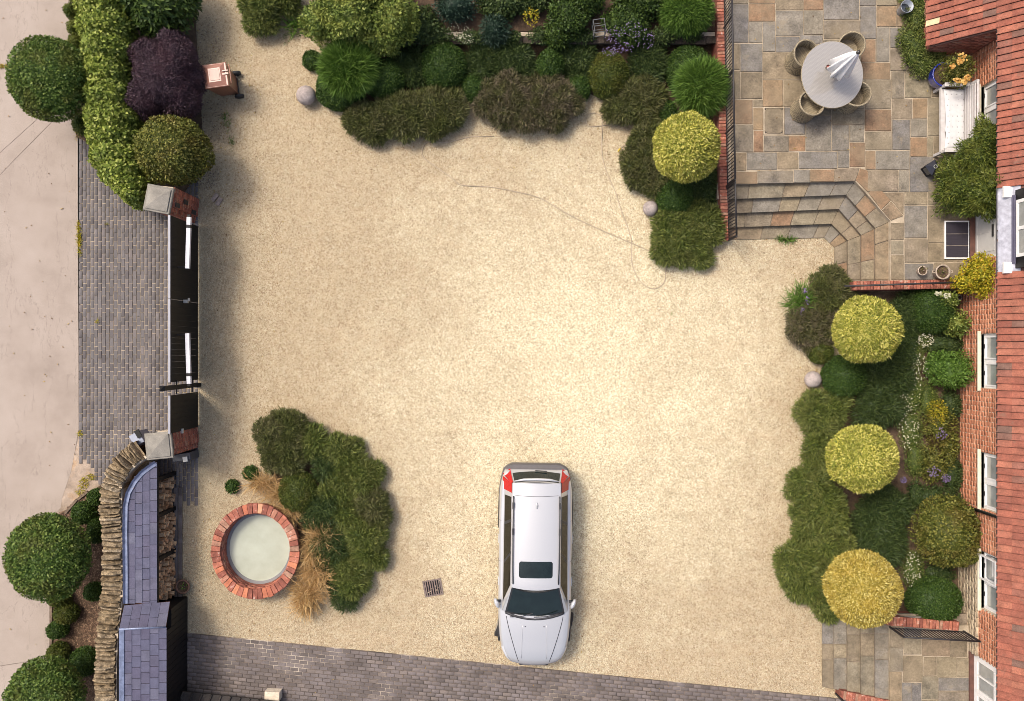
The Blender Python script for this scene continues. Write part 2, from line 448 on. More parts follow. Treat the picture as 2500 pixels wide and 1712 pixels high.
# loose stones lying proud on the yard
def loose_stones():
    n = 52000
    x = RG.uniform(452, 2060, n); y = RG.uniform(-20, 1720, n)
    edge = 1545 + (x - 460) * 0.1005
    keep = (y < edge - 2) & ~((x > 1755) & (y < 690)) & ~((x > 880) & (y < 110))
    x, y = x[keep], y[keep]; n = len(x)
    c = np.stack([(x - 1250) / 100, (856 - y) / 100, np.zeros(n)], 1)
    a = RG.uniform(0, 2 * np.pi, n); s = RG.uniform(.008, .019, n) * np.where(RG.random(n) < .06, 1.6, 1.0); h = s * RG.uniform(.5, .95, n)
    V = np.zeros((n, 5, 3))
    for k in range(4):
        ak = a + k * np.pi / 2 + RG.uniform(-.4, .4, n)
        rr = s * RG.uniform(.75, 1.3, n)
        V[:, k, 0] = c[:, 0] + rr * np.cos(ak); V[:, k, 1] = c[:, 1] + rr * np.sin(ak); V[:, k, 2] = .001
    V[:, 4] = c; V[:, 4, 0] += RG.uniform(-.4, .4, n) * s; V[:, 4, 1] += RG.uniform(-.4, .4, n) * s; V[:, 4, 2] = h
    b = np.arange(n)[:, None] * 5
    F = np.concatenate([b + np.array([[k, (k + 1) % 4, 4]]) for k in range(4)])
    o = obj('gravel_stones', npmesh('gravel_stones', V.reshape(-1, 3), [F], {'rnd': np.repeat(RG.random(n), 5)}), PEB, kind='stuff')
    tag(o, 'loose cream gravel stones spread over the whole yard', 'gravel')
loose_stones()

# road of cast concrete slabs, with a diagonal band let in
road = sheet('concrete_road', [(-900, -600), (196, -600), (196, 1080), (160, 1240), (127, 1260), (127, 2300), (-900, 2300)], -0.006, stone('road_joint', [(.3, (.15, .12, .10)), (.7, (.22, .18, .15))], None, .3, 5, 50, .95))
for px in ([(-880, -600), (166, -600), (166, 0), (180, 180), (100.5, 281.8), (-.5, 373), (-880, 1160)],
           [(-880, 1163), (0, 374.2), (101, 283), (141, 282), (0, 426), (-880, 1241)],
           [(-880, 1243), (.5, 427.2), (142.5, 283), (184, 283), (190, 340), (191, 700), (192, 1050), (174, 1150), (152, 1215), (148, 1240), (125, 1264), (125, 1606), (-880, 1760)],
           [(-880, 1762), (125, 1608), (125, 2300), (-880, 2300)]):
    MB().prism([W(x, y)[:2] for x, y in px], -0.016, 0.0).build('concrete_slab', CONC, road)

sheet('mortar_patch', [(196, 1050), (200, 1100), (222, 1140), (262, 1172), (222, 1203), (190, 1222), (165, 1248), (140, 1262), (128, 1262), (150, 1212), (172, 1150)], -.003, stone('sand_spill', [(.35, (.25, .19, .14)), (.52, (.30, .235, .185)), (.62, (.34, .235, .15)), (.75, (.27, .215, .175))], None, .3, 4, 50, .95))

def pavers(parent, sheetname, bed, ang, inside, sortkey, pm, pma, L=.205, Wd=.094, jit=.004):
    """running bond of brick pavers: the 300 that show best as bricks, the rest joined"""
    ca, sa = math.cos(ang), math.sin(ang)
    lst = []
    for i in range(-260, 260):
        for j in range(-130, 130):
            u = i * Wd; v = (j + (.5 if i % 2 else 0)) * L
            x = u * ca - v * sa; y = u * sa + v * ca
            k = inside(x, y)
            if k: lst.append((x, y))
    lst.sort(key=sortkey)
    metas = []
    for q in range(4):
        mb = MB(); w = Wd / 2 - rnd.uniform(.0055, .008); l = L / 2 - rnd.uniform(.0055, .008)
        mb.prism([(-w, -l, rnd.uniform(-.002, .002)), (w, -l, rnd.uniform(-.002, .002)), (w, l, rnd.uniform(-.002, .002)), (-w, l, rnd.uniform(-.002, .002))], -.012, .004, .006)
        me = mb.me('brick'); me.materials.append(pm); metas.append(me)
    for (x, y) in lst[:300]:
        o = obj('brick', rnd.choice(metas), None, parent, (x + rnd.uniform(-jit, jit) * .5, y + rnd.uniform(-jit, jit) * .5, rnd.uniform(.003, .009)))
        o.rotation_euler = (0, 0, ang + rnd.uniform(-.02, .02))
    V, F, A = [], [], []
    for (x, y) in lst[300:]:
        me = rnd.choice(metas); b = len(V); r = rnd.random(); zz = rnd.uniform(.003, .009); a = ang + rnd.uniform(-.02, .02)
        c2, s2 = math.cos(a), math.sin(a)
        for v in me.vertices:
            V.append((x + v.co.x * c2 - v.co.y * s2, y + v.co.x * s2 + v.co.y * c2, v.co.z + zz)); A.append(r)
        for p in me.polygons:
            if len(p.vertices) == 4: F.append([b + k for k in p.vertices])
    obj('brick_field', npmesh('brick_field', V, [F], {'rnd': A}), pma, parent, kind='stuff')

# brick apron between the road and the gate
apron = sheet('brick_apron', [(187, 300), (440, 300), (440, 1150), (200, 1260), (196, 1060), (190, 700)], -0.006, SAND)
def in_apron(x, y):
    px, py = x * 100 + 1250, 856 - y * 100
    if not (195.5 < px < 484 and 305 < py < 1235): return False
    if py > 1130 and px < 215 + (py - 1130) * .55: return False
    return True
pavers(apron, 'apron', None, 0.0, in_apron, lambda p: abs(p[0] + 9.5) + .32 * abs(p[1] - .4), PAVER, PAVERA)

# weathered brick strip along the foot of the yard
SL = math.atan2(-80, 796)
strip = sheet('brick_strip', [(400, 1539), (460, 1545), (1250, 1624.5), (2040, 1704), (2500, 1750), (2500, 2100), (400, 2100)], 0.006, DARKJOINT, .03)
def in_strip(x, y):
    px, py = x * 100 + 1250, 856 - y * 100
    return 452 < px < 2200 and 1549.5 + (px - 460) * .1005 < py < 1760
class _Z: pass
_pre = len(strip.children)
pavers(strip, 'strip', None, SL + math.pi / 2, in_strip, lambda p: (p[1] * 100 < 856 - 1725) * 50 + abs(p[0] + 4.6), PAVER2, PAVER2A, .205, .094)
for o in strip.children: o.location.z += 0.008 if o.name.startswith('brick') else 0

# planting beds
sheet('soil_bed_border', [(790, 130), (900, 100), (1757, 100), (1757, 560), (1650, 600), (1610, 470), (1550, 420), (1560, 330), (1530, 270), (1440, 230), (1300, 290), (1160, 240), (1000, 300), (860, 260), (800, 210)], .012, EARTH, .04)
sheet('soil_bed_house', [(2040, 712), (2400, 712), (2400, 1540), (2060, 1525), (1990, 1440), (2000, 1150), (2030, 1000), (2060, 860)], .014, EARTH, .04)
sheet('soil_bed_well', [(660, 1080), (760, 1080), (860, 1130), (890, 1250), (870, 1380), (780, 1440), (720, 1330), (730, 1240), (670, 1180)], .010, EARTH, .04)
sheet('soil_bed_hedge', [(172, -200), (500, -200), (478, 60), (490, 250), (500, 400), (450, 470), (350, 500), (240, 360), (186, 335)], .016, EARTH, .08)
sheet('soil_bed_street', [(130, 1262), (165, 1245), (215, 1205), (260, 1175), (300, 1175), (300, 2000), (130, 2000)], .014, EARTH, .08)
kerb_pts = [(215, 1203), (190, 1222), (166, 1248)]
kerb = obj('timber_edging', None); kerb['kind'] = 'structure'
for a, b in zip([(216, 1200), (190, 1219), (127, 1468)], [(192, 1219), (162, 1252), (127, 1640)]):
    (x0, y0, _), (x1, y1, _) = W(*a), W(*b); d = Vector((x1 - x0, y1 - y0, 0)); n = Vector((-d.y, d.x, 0)).normalized() * .03
    MB().prism([(x0 + n.x, y0 + n.y), (x1 + n.x, y1 + n.y), (x1 - n.x, y1 - n.y), (x0 - n.x, y0 - n.y)], -.04, .07, .006).build('edging_board', BARK, kerb)

# raised garden behind a low stone retaining wall
sheet('raised_garden', [(880, -300), (1757, -300), (1757, 92), (880, 92)], U, EARTH, .5)
SHADESTONE = stone('shade_walling', [(0, (.03, .022, .016)), (.6, (.05, .038, .029)), (1, (.08, .062, .048))], 'object', .45, 7, 40, .95, .9, 14, dist=.03)  # stone colour darkened to paint in the border's shade
rw = thing('retaining_wall', 'low shade-darkened stone retaining wall along the raised flower border', 'wall')
x = 884
MB().box(*[W(884, 0)[0], W(1752, 0)[0]], W(0, 103)[1], W(0, 93)[1], 0, U - .02).build('wall_body', MORTAR, rw)
while x < 1745:
    w = rnd.uniform(28, 52); x1 = min(x + w, 1750); zt = U + rnd.uniform(.03, .06)
    a = W(x + .6, 106 + rnd.uniform(-1, 2), zt); b = W(x1 - .6, 90 + rnd.uniform(-2, 1), zt)
    MB().prism([(a[0], a[1]), (b[0], a[1] + rnd.uniform(-.01, .01)), (b[0], b[1]), (a[0], b[1] + rnd.uniform(-.02, .02))], U - .03, zt, .015).build('coping_stone', SHADESTONE, rw)
    x = x1

# ------------------------------------------------------------------ terrace with flagstones and steps
def zrect(mb, x0, y0, x1, y1, z): return [W(x0, y0, z)[:2], W(x1, y0, z)[:2], W(x1, y1, z)[:2], W(x0, y1, z)[:2]]
EDGES = [[(1752, 450), (2088, 441), (2175, 540), (2175, 690)], [(1752, 486), (2067, 474.5), (2139, 557), (2139, 690)],
         [(1752, 520.5), (2049, 509), (2105, 574), (2105, 690)], [(1752, 555), (2031, 545), (2072, 587), (2072, 690)],
         [(1752, 584), (2013, 579), (2039, 604), (2039, 690)]]
terr = MB()
terr.prism([W(x, y, T)[:2] for x, y in [(1760, -300)] + [(1760, 450)] + EDGES[0][1:] + [(2460, 690), (2460, -300)]], -.05, T - .022)
TJOINT = stone('terrace_joint', [(.3, (.22, .175, .12)), (.55, (.36, .295, .215)), (.75, (.44, .37, .28))], None, .25, 4, 60, .95, .3, 60)
terrace = terr.build('terrace', TJOINT, kind='structure')
ZS = [T, .48, .33, .18, .035]
STEPM = stone('step_riser', [(.3, (.15, .12, .09)), (.7, (.24, .19, .14))], None, .35, 6, 50, .9, .5, 20)
steps = obj('terrace_steps', None); steps['kind'] = 'structure'
for k in range(1, 5):
    z = ZS[k]
    pts = [W(x, y, z)[:2] for x, y in EDGES[k]] + [W(x, y, z)[:2] for x, y in reversed([(e[0] + (4 if i > 1 else 0), e[1] - (3 if i < 2 else 0)) for i, e in enumerate(EDGES[k - 1])])]
    MB().prism(pts, -.05, z - .02).build('step_base', STEPM, steps)
def flag(poly, z, mat=None, parent=None, th=.05, zz=None):
    r = rnd.random()
    m = mat or (FLAG if r < .72 else FLAGB if r < .9 else FLAGO)
    cx = sum(p[0] for p in poly) / len(poly); cy = sum(p[1] for p in poly) / len(poly)
    pl = [(p[0] - cx, p[1] - cy, rnd.uniform(-.004, .004)) for p in poly]
    o = MB().prism(pl, -th, 0, .007).build('flagstone', m, parent if parent else terrace)
    o.location = (cx, cy, z + rnd.uniform(-.003, .003)); return o
def lerp(a, b, t): return (a[0] + (b[0] - a[0]) * t, a[1] + (b[1] - a[1]) * t)
STEPCOL = {}
for k in range(1, 5):
    z = ZS[k]
    E0, E1 = EDGES[k - 1], EDGES[k]
    for s, n in ((0, 5), (1, 2 + (k < 3)), (2, 2 if k > 1 else 2)):
        fr = sorted(rnd.uniform(.6, 1.5) for _ in range(n)); rnd.shuffle(fr)
        acc = [0]
        for f in fr: acc.append(acc[-1] + f)
        acc = [a / acc[-1] for a in acc]
        a0, a1, b0, b1 = E0[s], E0[s + 1], E1[s], E1[s + 1]
        if s == 0: a0, b0 = (1768, a0[1] - .3), (1768, b0[1] - .3)
        if s == 2: a1, b1 = (a1[0], 684), (b1[0], 684)
        L = math.dist(b0, b1) or 1
        for i in range(n):
            g0, g1 = acc[i] + .9 / L, acc[i + 1] - .9 / L
            q = [lerp(a0, a1, g0), lerp(a0, a1, g1), lerp(b0, b1, g1), lerp(b0, b1, g0)]
            # the tread runs back under the riser above and noses out over the one below
            back = [(-.6, 0)] * 2
            d = ((0, 1.6), (-1.1, 1.1), (-1.6, 0))[s]
            bk = ((0, 1.2), (-1, 1), (-1.2, 0))[s]
            q = [(q[0][0] + bk[0], q[0][1] + bk[1]), (q[1][0] + bk[0], q[1][1] + bk[1]), (q[2][0] + d[0], q[2][1] + d[1]), (q[3][0] + d[0], q[3][1] + d[1])]
            flag([W(x, y, z)[:2] for x, y in q], z, parent=steps)
C4 = lambda x, y: (1750 + x / 2.79, y / 2.79)
C7 = lambda x, y: (1875 + x / 2.893, 450 + y / 2.893)
B, O, N = 'B', 'O', None
F4 = [(80,28,217,290,B),(80,-80,215,26,N),(220,25,397,145,N),(220,-80,400,22,N),(220,150,312,290,N),(315,150,398,352,B),(402,-60,590,68,N),(402,72,590,245,N),
 (592,-60,725,68,N),(592,72,725,235,B),(728,-60,970,132,B),(728,138,975,265,N),(975,-60,1085,38,N),(978,42,1085,264,N),(1090,42,1225,180,O),(1090,-60,1230,38,N),
 (1230,-60,1320,182,N),(1088,185,1178,422,B),(1183,187,1420,324,B),(402,249,565,355,B),(569,240,722,300,B),(569,304,722,355,N),(726,269,982,420,N),(985,268,1083,424,O),(1183,328,1420,480,N),
 (85,300,157,474,N),(161,297,312,488,B),(315,359,575,540,N),(85,480,158,675,N),(163,493,310,672,N),(578,424,782,540,N),(786,424,982,540,N),(985,428,1181,540,N),(315,545,450,728,O),(455,545,590,726,N),(594,545,780,742,N),
 (784,545,1008,742,N),(1011,545,1187,742,N),(1191,485,1278,670,N),(1283,484,1460,665,N),(1464,484,1620,660,N),(90,680,245,845,N),(249,678,315,730,N),(250,735,315,886,O),(462,731,600,916,N),
 (605,790,780,1030,B),(605,746,780,787,N),(785,746,1008,848,N),(785,852,900,1025,N),(905,852,1003,968,B),(1012,746,1190,892,N),(1195,675,1332,812,N),(1337,670,1433,807,O),
 (1438,665,1620,926,N),(1197,816,1316,1020,N),(1321,811,1432,932,B),(1436,930,1475,1064,N),(95,850,247,1036,N),(252,890,317,1035,O),(322,925,490,1032,N),(493,925,602,1030,O),
 (1013,897,1192,1022,N),(1320,936,1432,1066,N),(1479,930,1620,1064,N),(906,972,1010,1137,O),(98,1041,200,1165,N),(204,1038,410,1158,N),(413,1037,555,1152,N),(558,1034,820,1148,B),
 (824,1028,903,1142,N),(1014,1028,1082,1155,O),(1086,1026,1314,1155,N),(100,1170,275,1254,N),(278,1162,522,1249,N),(526,1158,634,1245,N),(638,1155,801,1238,O),
 (1318,1070,1476,1308,N),(1480,1070,1640,1308,N),(1240,1159,1314,1308,N),(1027,1160,1236,1306,N)]
for (x0, y0, x1, y1, c) in F4:
    a, b = C4(x0 + 1.2, y0 + 1.2), C4(x1 - 1.2, y1 - 1.2)
    flag(zrect(None, a[0], a[1], b[0], b[1], T), T, {B: FLAGB, O: FLAGO, N: None}[c])
for q, c in (([(804,1150),(972,1145),(944,1232),(804,1238)], N), ([(947,1228),(978,1147),(1023,1160),(1080,1258),(1028,1306)], O), ([(1034,1312),(1094,1266),(1186,1366),(1122,1428)], O), ([(1127,1434),(1190,1372),(1271,1470),(1188,1502)], N), ([(1100,1312),(1236,1312),(1272,1316),(1272,1462),(1194,1368)], N)):
    flag([W(*C4(*p), T)[:2] for p in q], T, {O: FLAGO, N: None}[c])
for (x0, y0, x1, y1) in [(868,272,960,392),(870,397,958,495),(872,500,960,675),(965,150,1126,377),(966,55,1126,146),(966,382,1128,553),(966,560,1170,675),(1175,555,1420,675),(1132,150,1248,412),(1132,416,1250,550),(1254,150,1440,550),(1130,-20,1440,146)]:
    a, b = C7(x0 + 1.2, y0 + 1.2), C7(x1 - 1.2, y1 - 1.2)
    flag(zrect(None, a[0], a[1], b[0], b[1], T), T)
# the inspection cover let into the terrace
mh = thing('manhole_cover', 'stone inspection cover with pale metal frame set in the terrace flags', 'manhole cover', W(1889, 295, T))
c0, c1 = C4(319, 730), C4(459, 918)
(ax, ay, _), (bx, by, _), (ox, oy, _) = W(c0[0], c0[1], T), W(c1[0], c1[1], T), W(1889, 295, T)
mb = MB(); m_ = .022
for (x0, x1, y0, y1) in ((ax, bx, ay - m_, ay), (ax, bx, by, by + m_), (ax, ax + m_, by + m_, ay - m_), (bx - m_, bx, by + m_, ay - m_)):
    mb.box(x0 - ox, x1 - ox, y0 - oy, y1 - oy, -.03, .006)
mb.build('cover_frame', TJOINT, mh)
l = .06
MB().prism([(ax - ox + .03 + l, ay - oy - .03), (bx - ox - .03 - l, ay - oy - .03), (bx - ox - .03, ay - oy - .03 - l), (bx - ox - .03, by - oy + .03 + l), (bx - ox - .03 - l, by - oy + .03), (ax - ox + .03 + l, by - oy + .03), (ax - ox + .03, by - oy + .03 + l), (ax - ox + .03, ay - oy - .03 - l)], -.02, .003, .004).build('cover_slab', FLAG, mh)
for sx, sy in ((ax + .05, ay - .05), (bx - .05, ay - .05), (ax + .05, by + .05), (bx - .05, by + .05)):
    MB().lathe([(.0, .006), (.012, .006), (.012, -.02)], 8, cx=sx - ox, cy=sy - oy).build('lifting_key', IRON, mh)

# lower steps to the garden doors
T2 = .58
lst = obj('garden_door_steps', None); lst['kind'] = 'structure'
XB = [2009, 2038, 2070, 2103, 2138, 2173]
C2 = lambda x, y: (1875 + x / 2.235, 1000 + y / 2.235)
yb = lambda x: 1686 + (x - 2050) * .2
for k in range(5):
    z = .09 + k * .1
    x0, x1 = XB[k], XB[k + 1]
    MB().prism([W(x0, 1500, z)[:2], W(2400, 1500, z)[:2], W(2400, yb(x1), z)[:2], W(x0, yb(x0) - 8 * (k == 0), z)[:2]], -.05 if k == 0 else z - .1, z - .02).build('step_base', STEPM, lst)
    ys = [1500 if k > 1 else 1512]
    while ys[-1] < yb(x0) - 40: ys.append(ys[-1] + rnd.uniform(34, 66))
    ys[-1] = yb(x0)
    for a, b in zip(ys, ys[1:]):
        flag([W(x0 - .8, a + .9, z)[:2], W(x1 + .5, a + .9, z)[:2], W(x1 + .5, b - .9 if b < ys[-1] else yb(x1), z)[:2], W(x0 - .8, b - .9, z)[:2]], z, FLAGB if rnd.random() < .4 else FLAG, lst)
MB().prism([W(2173, 1528, T2)[:2], W(2420, 1528, T2)[:2], W(2420, 1800, T2)[:2], W(2173, 1800, T2)[:2]], .4, T2 - .02).build('landing_base', TJOINT, lst)
for r in [(668,1130,738,1295),(668,1299,738,1430),(664,1434,730,1591),(742,1130,838,1236),(742,1240,838,1337),(842,1240,992,1347),(995,1240,1085,1352),(740,1345,848,1488),(852,1352,920,1452),(923,1352,1028,1462),(1031,1358,1110,1460),
          (733,1492,780,1620),(784,1494,838,1640),(842,1457,928,1582),(932,1465,1110,1535),(932,1540,1110,1640),(842,1586,928,1660)]:
    a, b = C2(r[0], r[1]), C2(r[2], r[3])
    flag(zrect(None, a[0], a[1], b[0], b[1], T2), T2, FLAGB if rnd.random() < .3 else FLAG, lst)

# ------------------------------------------------------------------ brick walls with railings
def brick_mass(L, Hh, holes=(), bw=.225, bh=.075, th=.017, depth=.03, z0=0.0, r0=None, u0=0.0):
    """brick facing on the plane x=0 facing -x, running along y from u0 to u0+L"""
    V, F, A = [], [], []
    nz = int(math.ceil(Hh / bh)); ny = int(L / bw) + 2
    for i in range(nz):
        za, zb = z0 + i * bh + th / 2, min(z0 + (i + 1) * bh - th / 2, z0 + Hh)
        for j in range(-1, ny):
            a = u0 + (j + (.5 if i % 2 else 0)) * bw + th / 2; b = a + bw - th
            a, b = max(a, u0), min(b, u0 + L)
            if b - a < .02: continue
            segs = [(a, b)]
            for (h0, h1, hz0, hz1) in holes:
                if zb > hz0 + .01 and za < hz1 - .01:
                    ns = []
                    for (p, q) in segs:
                        if q <= h0 or p >= h1: ns.append((p, q)); continue
                        if p < h0: ns.append((p, h0))
                        if q > h1: ns.append((h1, q))
                    segs = ns
            for (p, q) in segs:
                if q - p < .02: continue
                d = rnd.uniform(-.003, .003); n = len(V); r = rnd.random()
                V += [(d, p, za), (d, q, za), (d, q, zb), (d, p, zb), (depth, p, za), (depth, q, za), (depth, q, zb), (depth, p, zb)]
                A += [r] * 8
                F += [(n + 1, n, n + 3, n + 2), (n, n + 4, n + 7, n + 3), (n + 5, n + 1, n + 2, n + 6), (n + 3, n + 7, n + 6, n + 2), (n + 4, n, n + 1, n + 5)]
    return npmesh('brick_facing', V, [F], {'rnd': A})

def coping_bricks(parent, a, b, z, wid, step, mat=BRICKOLD, th=.06):
    a, b = Vector((a[0], a[1], 0)), Vector((b[0], b[1], 0)); d = b - a; n = max(1, int(d.length / step)); ang = math.atan2(d.y, d.x)
    ms = []
    for q in range(3):
        mb = MB(); mb.box(-step / 2 + .004, step / 2 - .004, -wid / 2, wid / 2, -th, 0, .006 + .003 * q); me = mb.me('brick'); me.materials.append(mat); ms.append(me)
    for i in range(n):
        p = a + d * ((i + .5) / n)
        obj('brick', rnd.choice(ms), None, parent, (p.x + rnd.uniform(-.004, .004), p.y, z + rnd.uniform(-.004, .004)), ang + rnd.uniform(-.03, .03))

def railing(name, label, pts, hgt, zb, n, bar=.008, post=.016, rail=.018, zt=None, posts=3):
    """pts: two ends (world xy + base z each); balusters, posts, top and bottom rail"""
    (x0, y0, za), (x1, y1, zc) = pts
    t = thing(name, label, 'railing', (x0, y0, za))
    P = lambda f, h: (((x1 - x0) * f), ((y1 - y0) * f), (zc - za) * f + h)
    MB().tube([P(0, hgt), P(1, hgt)], rail, 8).build('top_rail', IRON, t, True)
    MB().tube([P(0, .08), P(1, .08)], bar * 1.2, 6).build('bottom_rail', IRON, t, True)
    me = MB().tube([(0, 0, .08), (0, 0, hgt)], bar, 6).me('baluster', True); me.materials.append(IRON)
    for i in range(n):
        p = P((i + .5) / n, 0); obj('baluster', me, None, t, p)
    mp = MB().box(-post, post, -post, post, 0, hgt + .03).me('post'); mp.materials.append(IRON)
    for i in range(posts):
        obj('post', mp, None, t, P(i / (posts - 1), 0))
    return t

tw = thing('terrace_wall', 'long red brick retaining wall on the west edge of the stone terrace', 'wall')
A0, A1 = W(1759, -60, T + .05), W(1768, 455, T + .05)
A2 = W(1772, 588, .2)
def slabwall(parent, a, b, wid, z0, z1, z1b=None, mat=BRICKOLD):
    a, b = Vector((a[0], a[1], 0)), Vector((b[0], b[1], 0)); d = (b - a); n = Vector((-d.y, d.x, 0)).normalized() * wid / 2
    z1b = z1 if z1b is None else z1b
    vs = []
    for p in (a, b):
        for s in (1, -1): vs += [(p + n * s) + Vector((0, 0, z0)), (p + n * s) + Vector((0, 0, z1 if p is a else z1b))]
    mb = MB(); mb.add(vs, [(0, 2, 6, 4), (1, 5, 7, 3), (0, 1, 3, 2), (4, 6, 7, 5), (0, 4, 5, 1), (2, 3, 7, 6)])
    return mb.build('wall_body', mat, parent)
slabwall(tw, A0, A1, .20, 0, T - .01, mat=BRICKOLDA)
slabwall(tw, A1, A2, .20, 0, T - .01, .14, BRICKOLDA)
coping_bricks(tw, A0, A1, T + .05, .19, .078, BRICKOLD)
_b = Vector(A1); _c = Vector((A2[0], A2[1], .2))
for i in range(17):
    p = _b.lerp(_c, (i + .5) / 17)
    MB().box(-.036, .036, -.095, .095, -.06, 0, .006).build('brick', BRICKOLD, tw, loc=(p.x, p.y, p.z), rz=math.pi / 2)
railing('terrace_railing', 'black iron railing standing along the long brick terrace wall', [(A0[0] + .06, A0[1], T + .05), (A1[0] + .06, A1[1], T + .05)], .85, 0, 62, bar=.010, rail=.022, posts=5)
railing('terrace_railing', 'short black iron handrail running down beside the terrace steps', [(A1[0] + .06, A1[1] - .05, T + .05), (A2[0] + .06, A2[1], .2)], .85, 0, 17, bar=.010, rail=.022, posts=2)

w2 = thing('terrace_wall', 'low red brick wall closing the terrace beside the two clay pots', 'wall')
Bq0, Bq1 = W(2085, 698, T + .1), W(2345, 693, T + .1)
slabwall(w2, Bq0, Bq1, .2, 0, T + .03, mat=BRICKOLDA)
coping_bricks(w2, Bq0, Bq1, T + .1, .215, .078)
t = thing('hand_rail', 'single black iron handrail above the low brick wall by the clay pots', 'railing', (W(2062, 699, 1.0)[0], W(0, 699, 1.0)[1], 0))
e0, e1 = Vector(W(2062, 699, 1.0)), Vector(W(2385, 688, 1.0)); o0 = Vector(t.location)
MB().tube([e0 - o0, e1 - o0], .022, 8).build('top_rail', IRON, t, True)
for f in (.1, .4, .7, .97):
    p = e0.lerp(e1, f) - o0
    MB().tube([(p.x, p.y - .0, T if f > .09 else 0), (p.x, p.y, 1.0)], .014, 6).build('post', IRON, t, True)

w3 = thing('step_wall', 'red brick wall beneath the round clipped box bush by the lower steps', 'wall')
a_, b_ = W(2165, 1516, T2 + .1), W(2342, 1530, T2 + .1)
slabwall(w3, a_, b_, .2, 0, T2 + .03, mat=BRICKOLDA); coping_bricks(w3, a_, b_, T2 + .1, .215, .078)
a_, b_ = W(2172, 1531, T2), W(2352, 1541, T2)
railing('step_railing', 'black iron railing with close bars beside the lower flagstone steps', [(a_[0], a_[1], T2 + .0), (b_[0], b_[1], T2 + .0)], .80, 0, 22, bar=.012, rail=.02, posts=2)
w4 = thing('step_wall', 'red brick wall along the bottom edge of the lower flagstone steps', 'wall')
a_, b_ = W(2052, 1697, .35), W(2215, 1731, T2 + .1)
slabwall(w4, a_, b_, .2, 0, .28, T2 + .03, BRICKOLDA)
for i in range(22):
    p = Vector(a_).lerp(Vector(b_), (i + .5) / 22)
    MB().box(-.034, .034, -.105, .105, -.06, 0, .006).build('brick', BRICKOLD, w4, loc=p, rz=math.atan2(b_[1] - a_[1], b_[0] - a_[0]))
a_ = W(2040, 1693, .1); b_ = W(2120, 1735, .4)
railing('step_railing', 'black iron handrail end at the lower corner of the brick strip', [a_, b_], .62, 0, 6, posts=2)

# ------------------------------------------------------------------ the house
XW = 10.92
house = thing('house', 'red brick house with clay tile roof and white windows along the terrace', 'house', (XW, 0, 0))
def yz(py, z): return (856 - py) / 100 * (1 - z / H)
WIN = [(212, 332), (815, 948), (1103, 1241), (1344, 1485)]
wins = [(yz(b, 1.06), yz(a, 1.06), 1.06, 2.02) for a, b in WIN]
d1 = (yz(637, T), yz(512, T), T, 2.35)
d2 = (yz(1760, T2), yz(1592, T2), T2, 2.35)
holes = wins + [d1, d2]
holes = [(a, b, c, d) for a, b, c, d in holes]
obj('brick_facing', brick_mass(18.6, 2.6, holes, u0=-9.4), BRICKA, house, (0, 0, 0), kind='stuff')
# mortar backing, in pieces round the openings
mb = MB(); cuts = sorted(holes); y = -9.4
for (a, b, c, d) in cuts:
    mb.box(.010, .24, y, a, 0, 2.6); mb.box(.010, .24, a, b, 0, c); mb.box(.010, .24, a, b, d, 2.6); y = b
mb.box(.010, .24, y, 9.2, 0, 2.6)
mb.build('wall_core', PALEMORTAR, house)
obj('plinth', brick_mass(3.1, .95, [d2], u0=yz(1610, .5), th=.014, depth=.05), PLINTHA, house, (-.045, 0, 0), kind='stuff')
for k, (a, b, c, d) in enumerate(wins):
    w = obj('window', None, None, house); 
    MB().box(-.06, .1, a - .06, b + .06, c - .07, c, .008).build('sill', CREAM, w)
    mb = MB(); fx0, fx1, fw = .07, .13, .055
    for (p, q, r, s) in ((a, b, c, c + fw), (a, b, d - fw, d), (a, a + fw, c + fw, d - fw), (b - fw, b, c + fw, d - fw), ((a + b) / 2 - .04, (a + b) / 2 + .04, c + fw, d - fw)):
        mb.box(fx0, fx1, p, q, r, s)
    mb.build('frame', WHITE, w)
    MB().box(.02, .24, a - .002, a + .012, c, d).build('reveal', PALEMORTAR, w); MB().box(.02, .24, b - .012, b + .002, c, d).build('reveal', PALEMORTAR, w)
    for (p, q) in ((a + fw, (a + b) / 2 - .04), ((a + b) / 2 + .04, b - fw)):
        mb = MB(); e = .04
        for (p2, q2, r2, s2) in ((p, q, c + fw, c + fw + e), (p, q, d - fw - e, d - fw), (p, p + e, c + fw + e, d - fw - e), (q - e, q, c + fw + e, d - fw - e)):
            mb.box(.055, .10, p2 + .003, q2 - .003, r2, s2)
        cs = mb.build('casement', WHITE, w)
        if k == 3 and q > (a + b) / 2 + .2:
            cs.location = (-.05, 0, 0); cs.rotation_euler = (0, R(-4), 0)
        MB().box(.085, .09, p + .03, q - .03, c + fw + .03, d - fw - .03).build('pane', PANE, w)
        MB().box(.042, .058, p + .25, p + .35, c + fw + .01, c + fw + .03).build('catch', IRON, w)
def door(a, b, c, d, panes, label, mat):
    o = obj('door', None, None, house); fw = .07
    mb = MB()
    for (p, q, r, s) in ((a, b, d - fw, d), (a, a + fw, c, d - fw), (b - fw, b, c, d - fw)): mb.box(.05, .13, p, q, r, s)
    mb.build('frame', WHITE, o)
    return o
do = door(*d1, None, '', None); a, b, c, d = d1
MB().box(.06, .10, a + .075, b - .075, c + .01, c + 1.05).build('lower_panel', DOORG, o := do)
mb = MB()
for (p, q, r, s) in ((a + .15, b - .15, c + .12, c + .15), (a + .15, b - .15, c + .9, c + .93), (a + .15, a + .18, c + .15, c + .9), (b - .18, b - .15, c + .15, c + .9), ((a + b) / 2 - .012, (a + b) / 2 + .012, c + .15, c + .9)):
    mb.box(.05, .06, p, q, r, s)
mb.build('moulding', DOORG, do)
mb = MB()
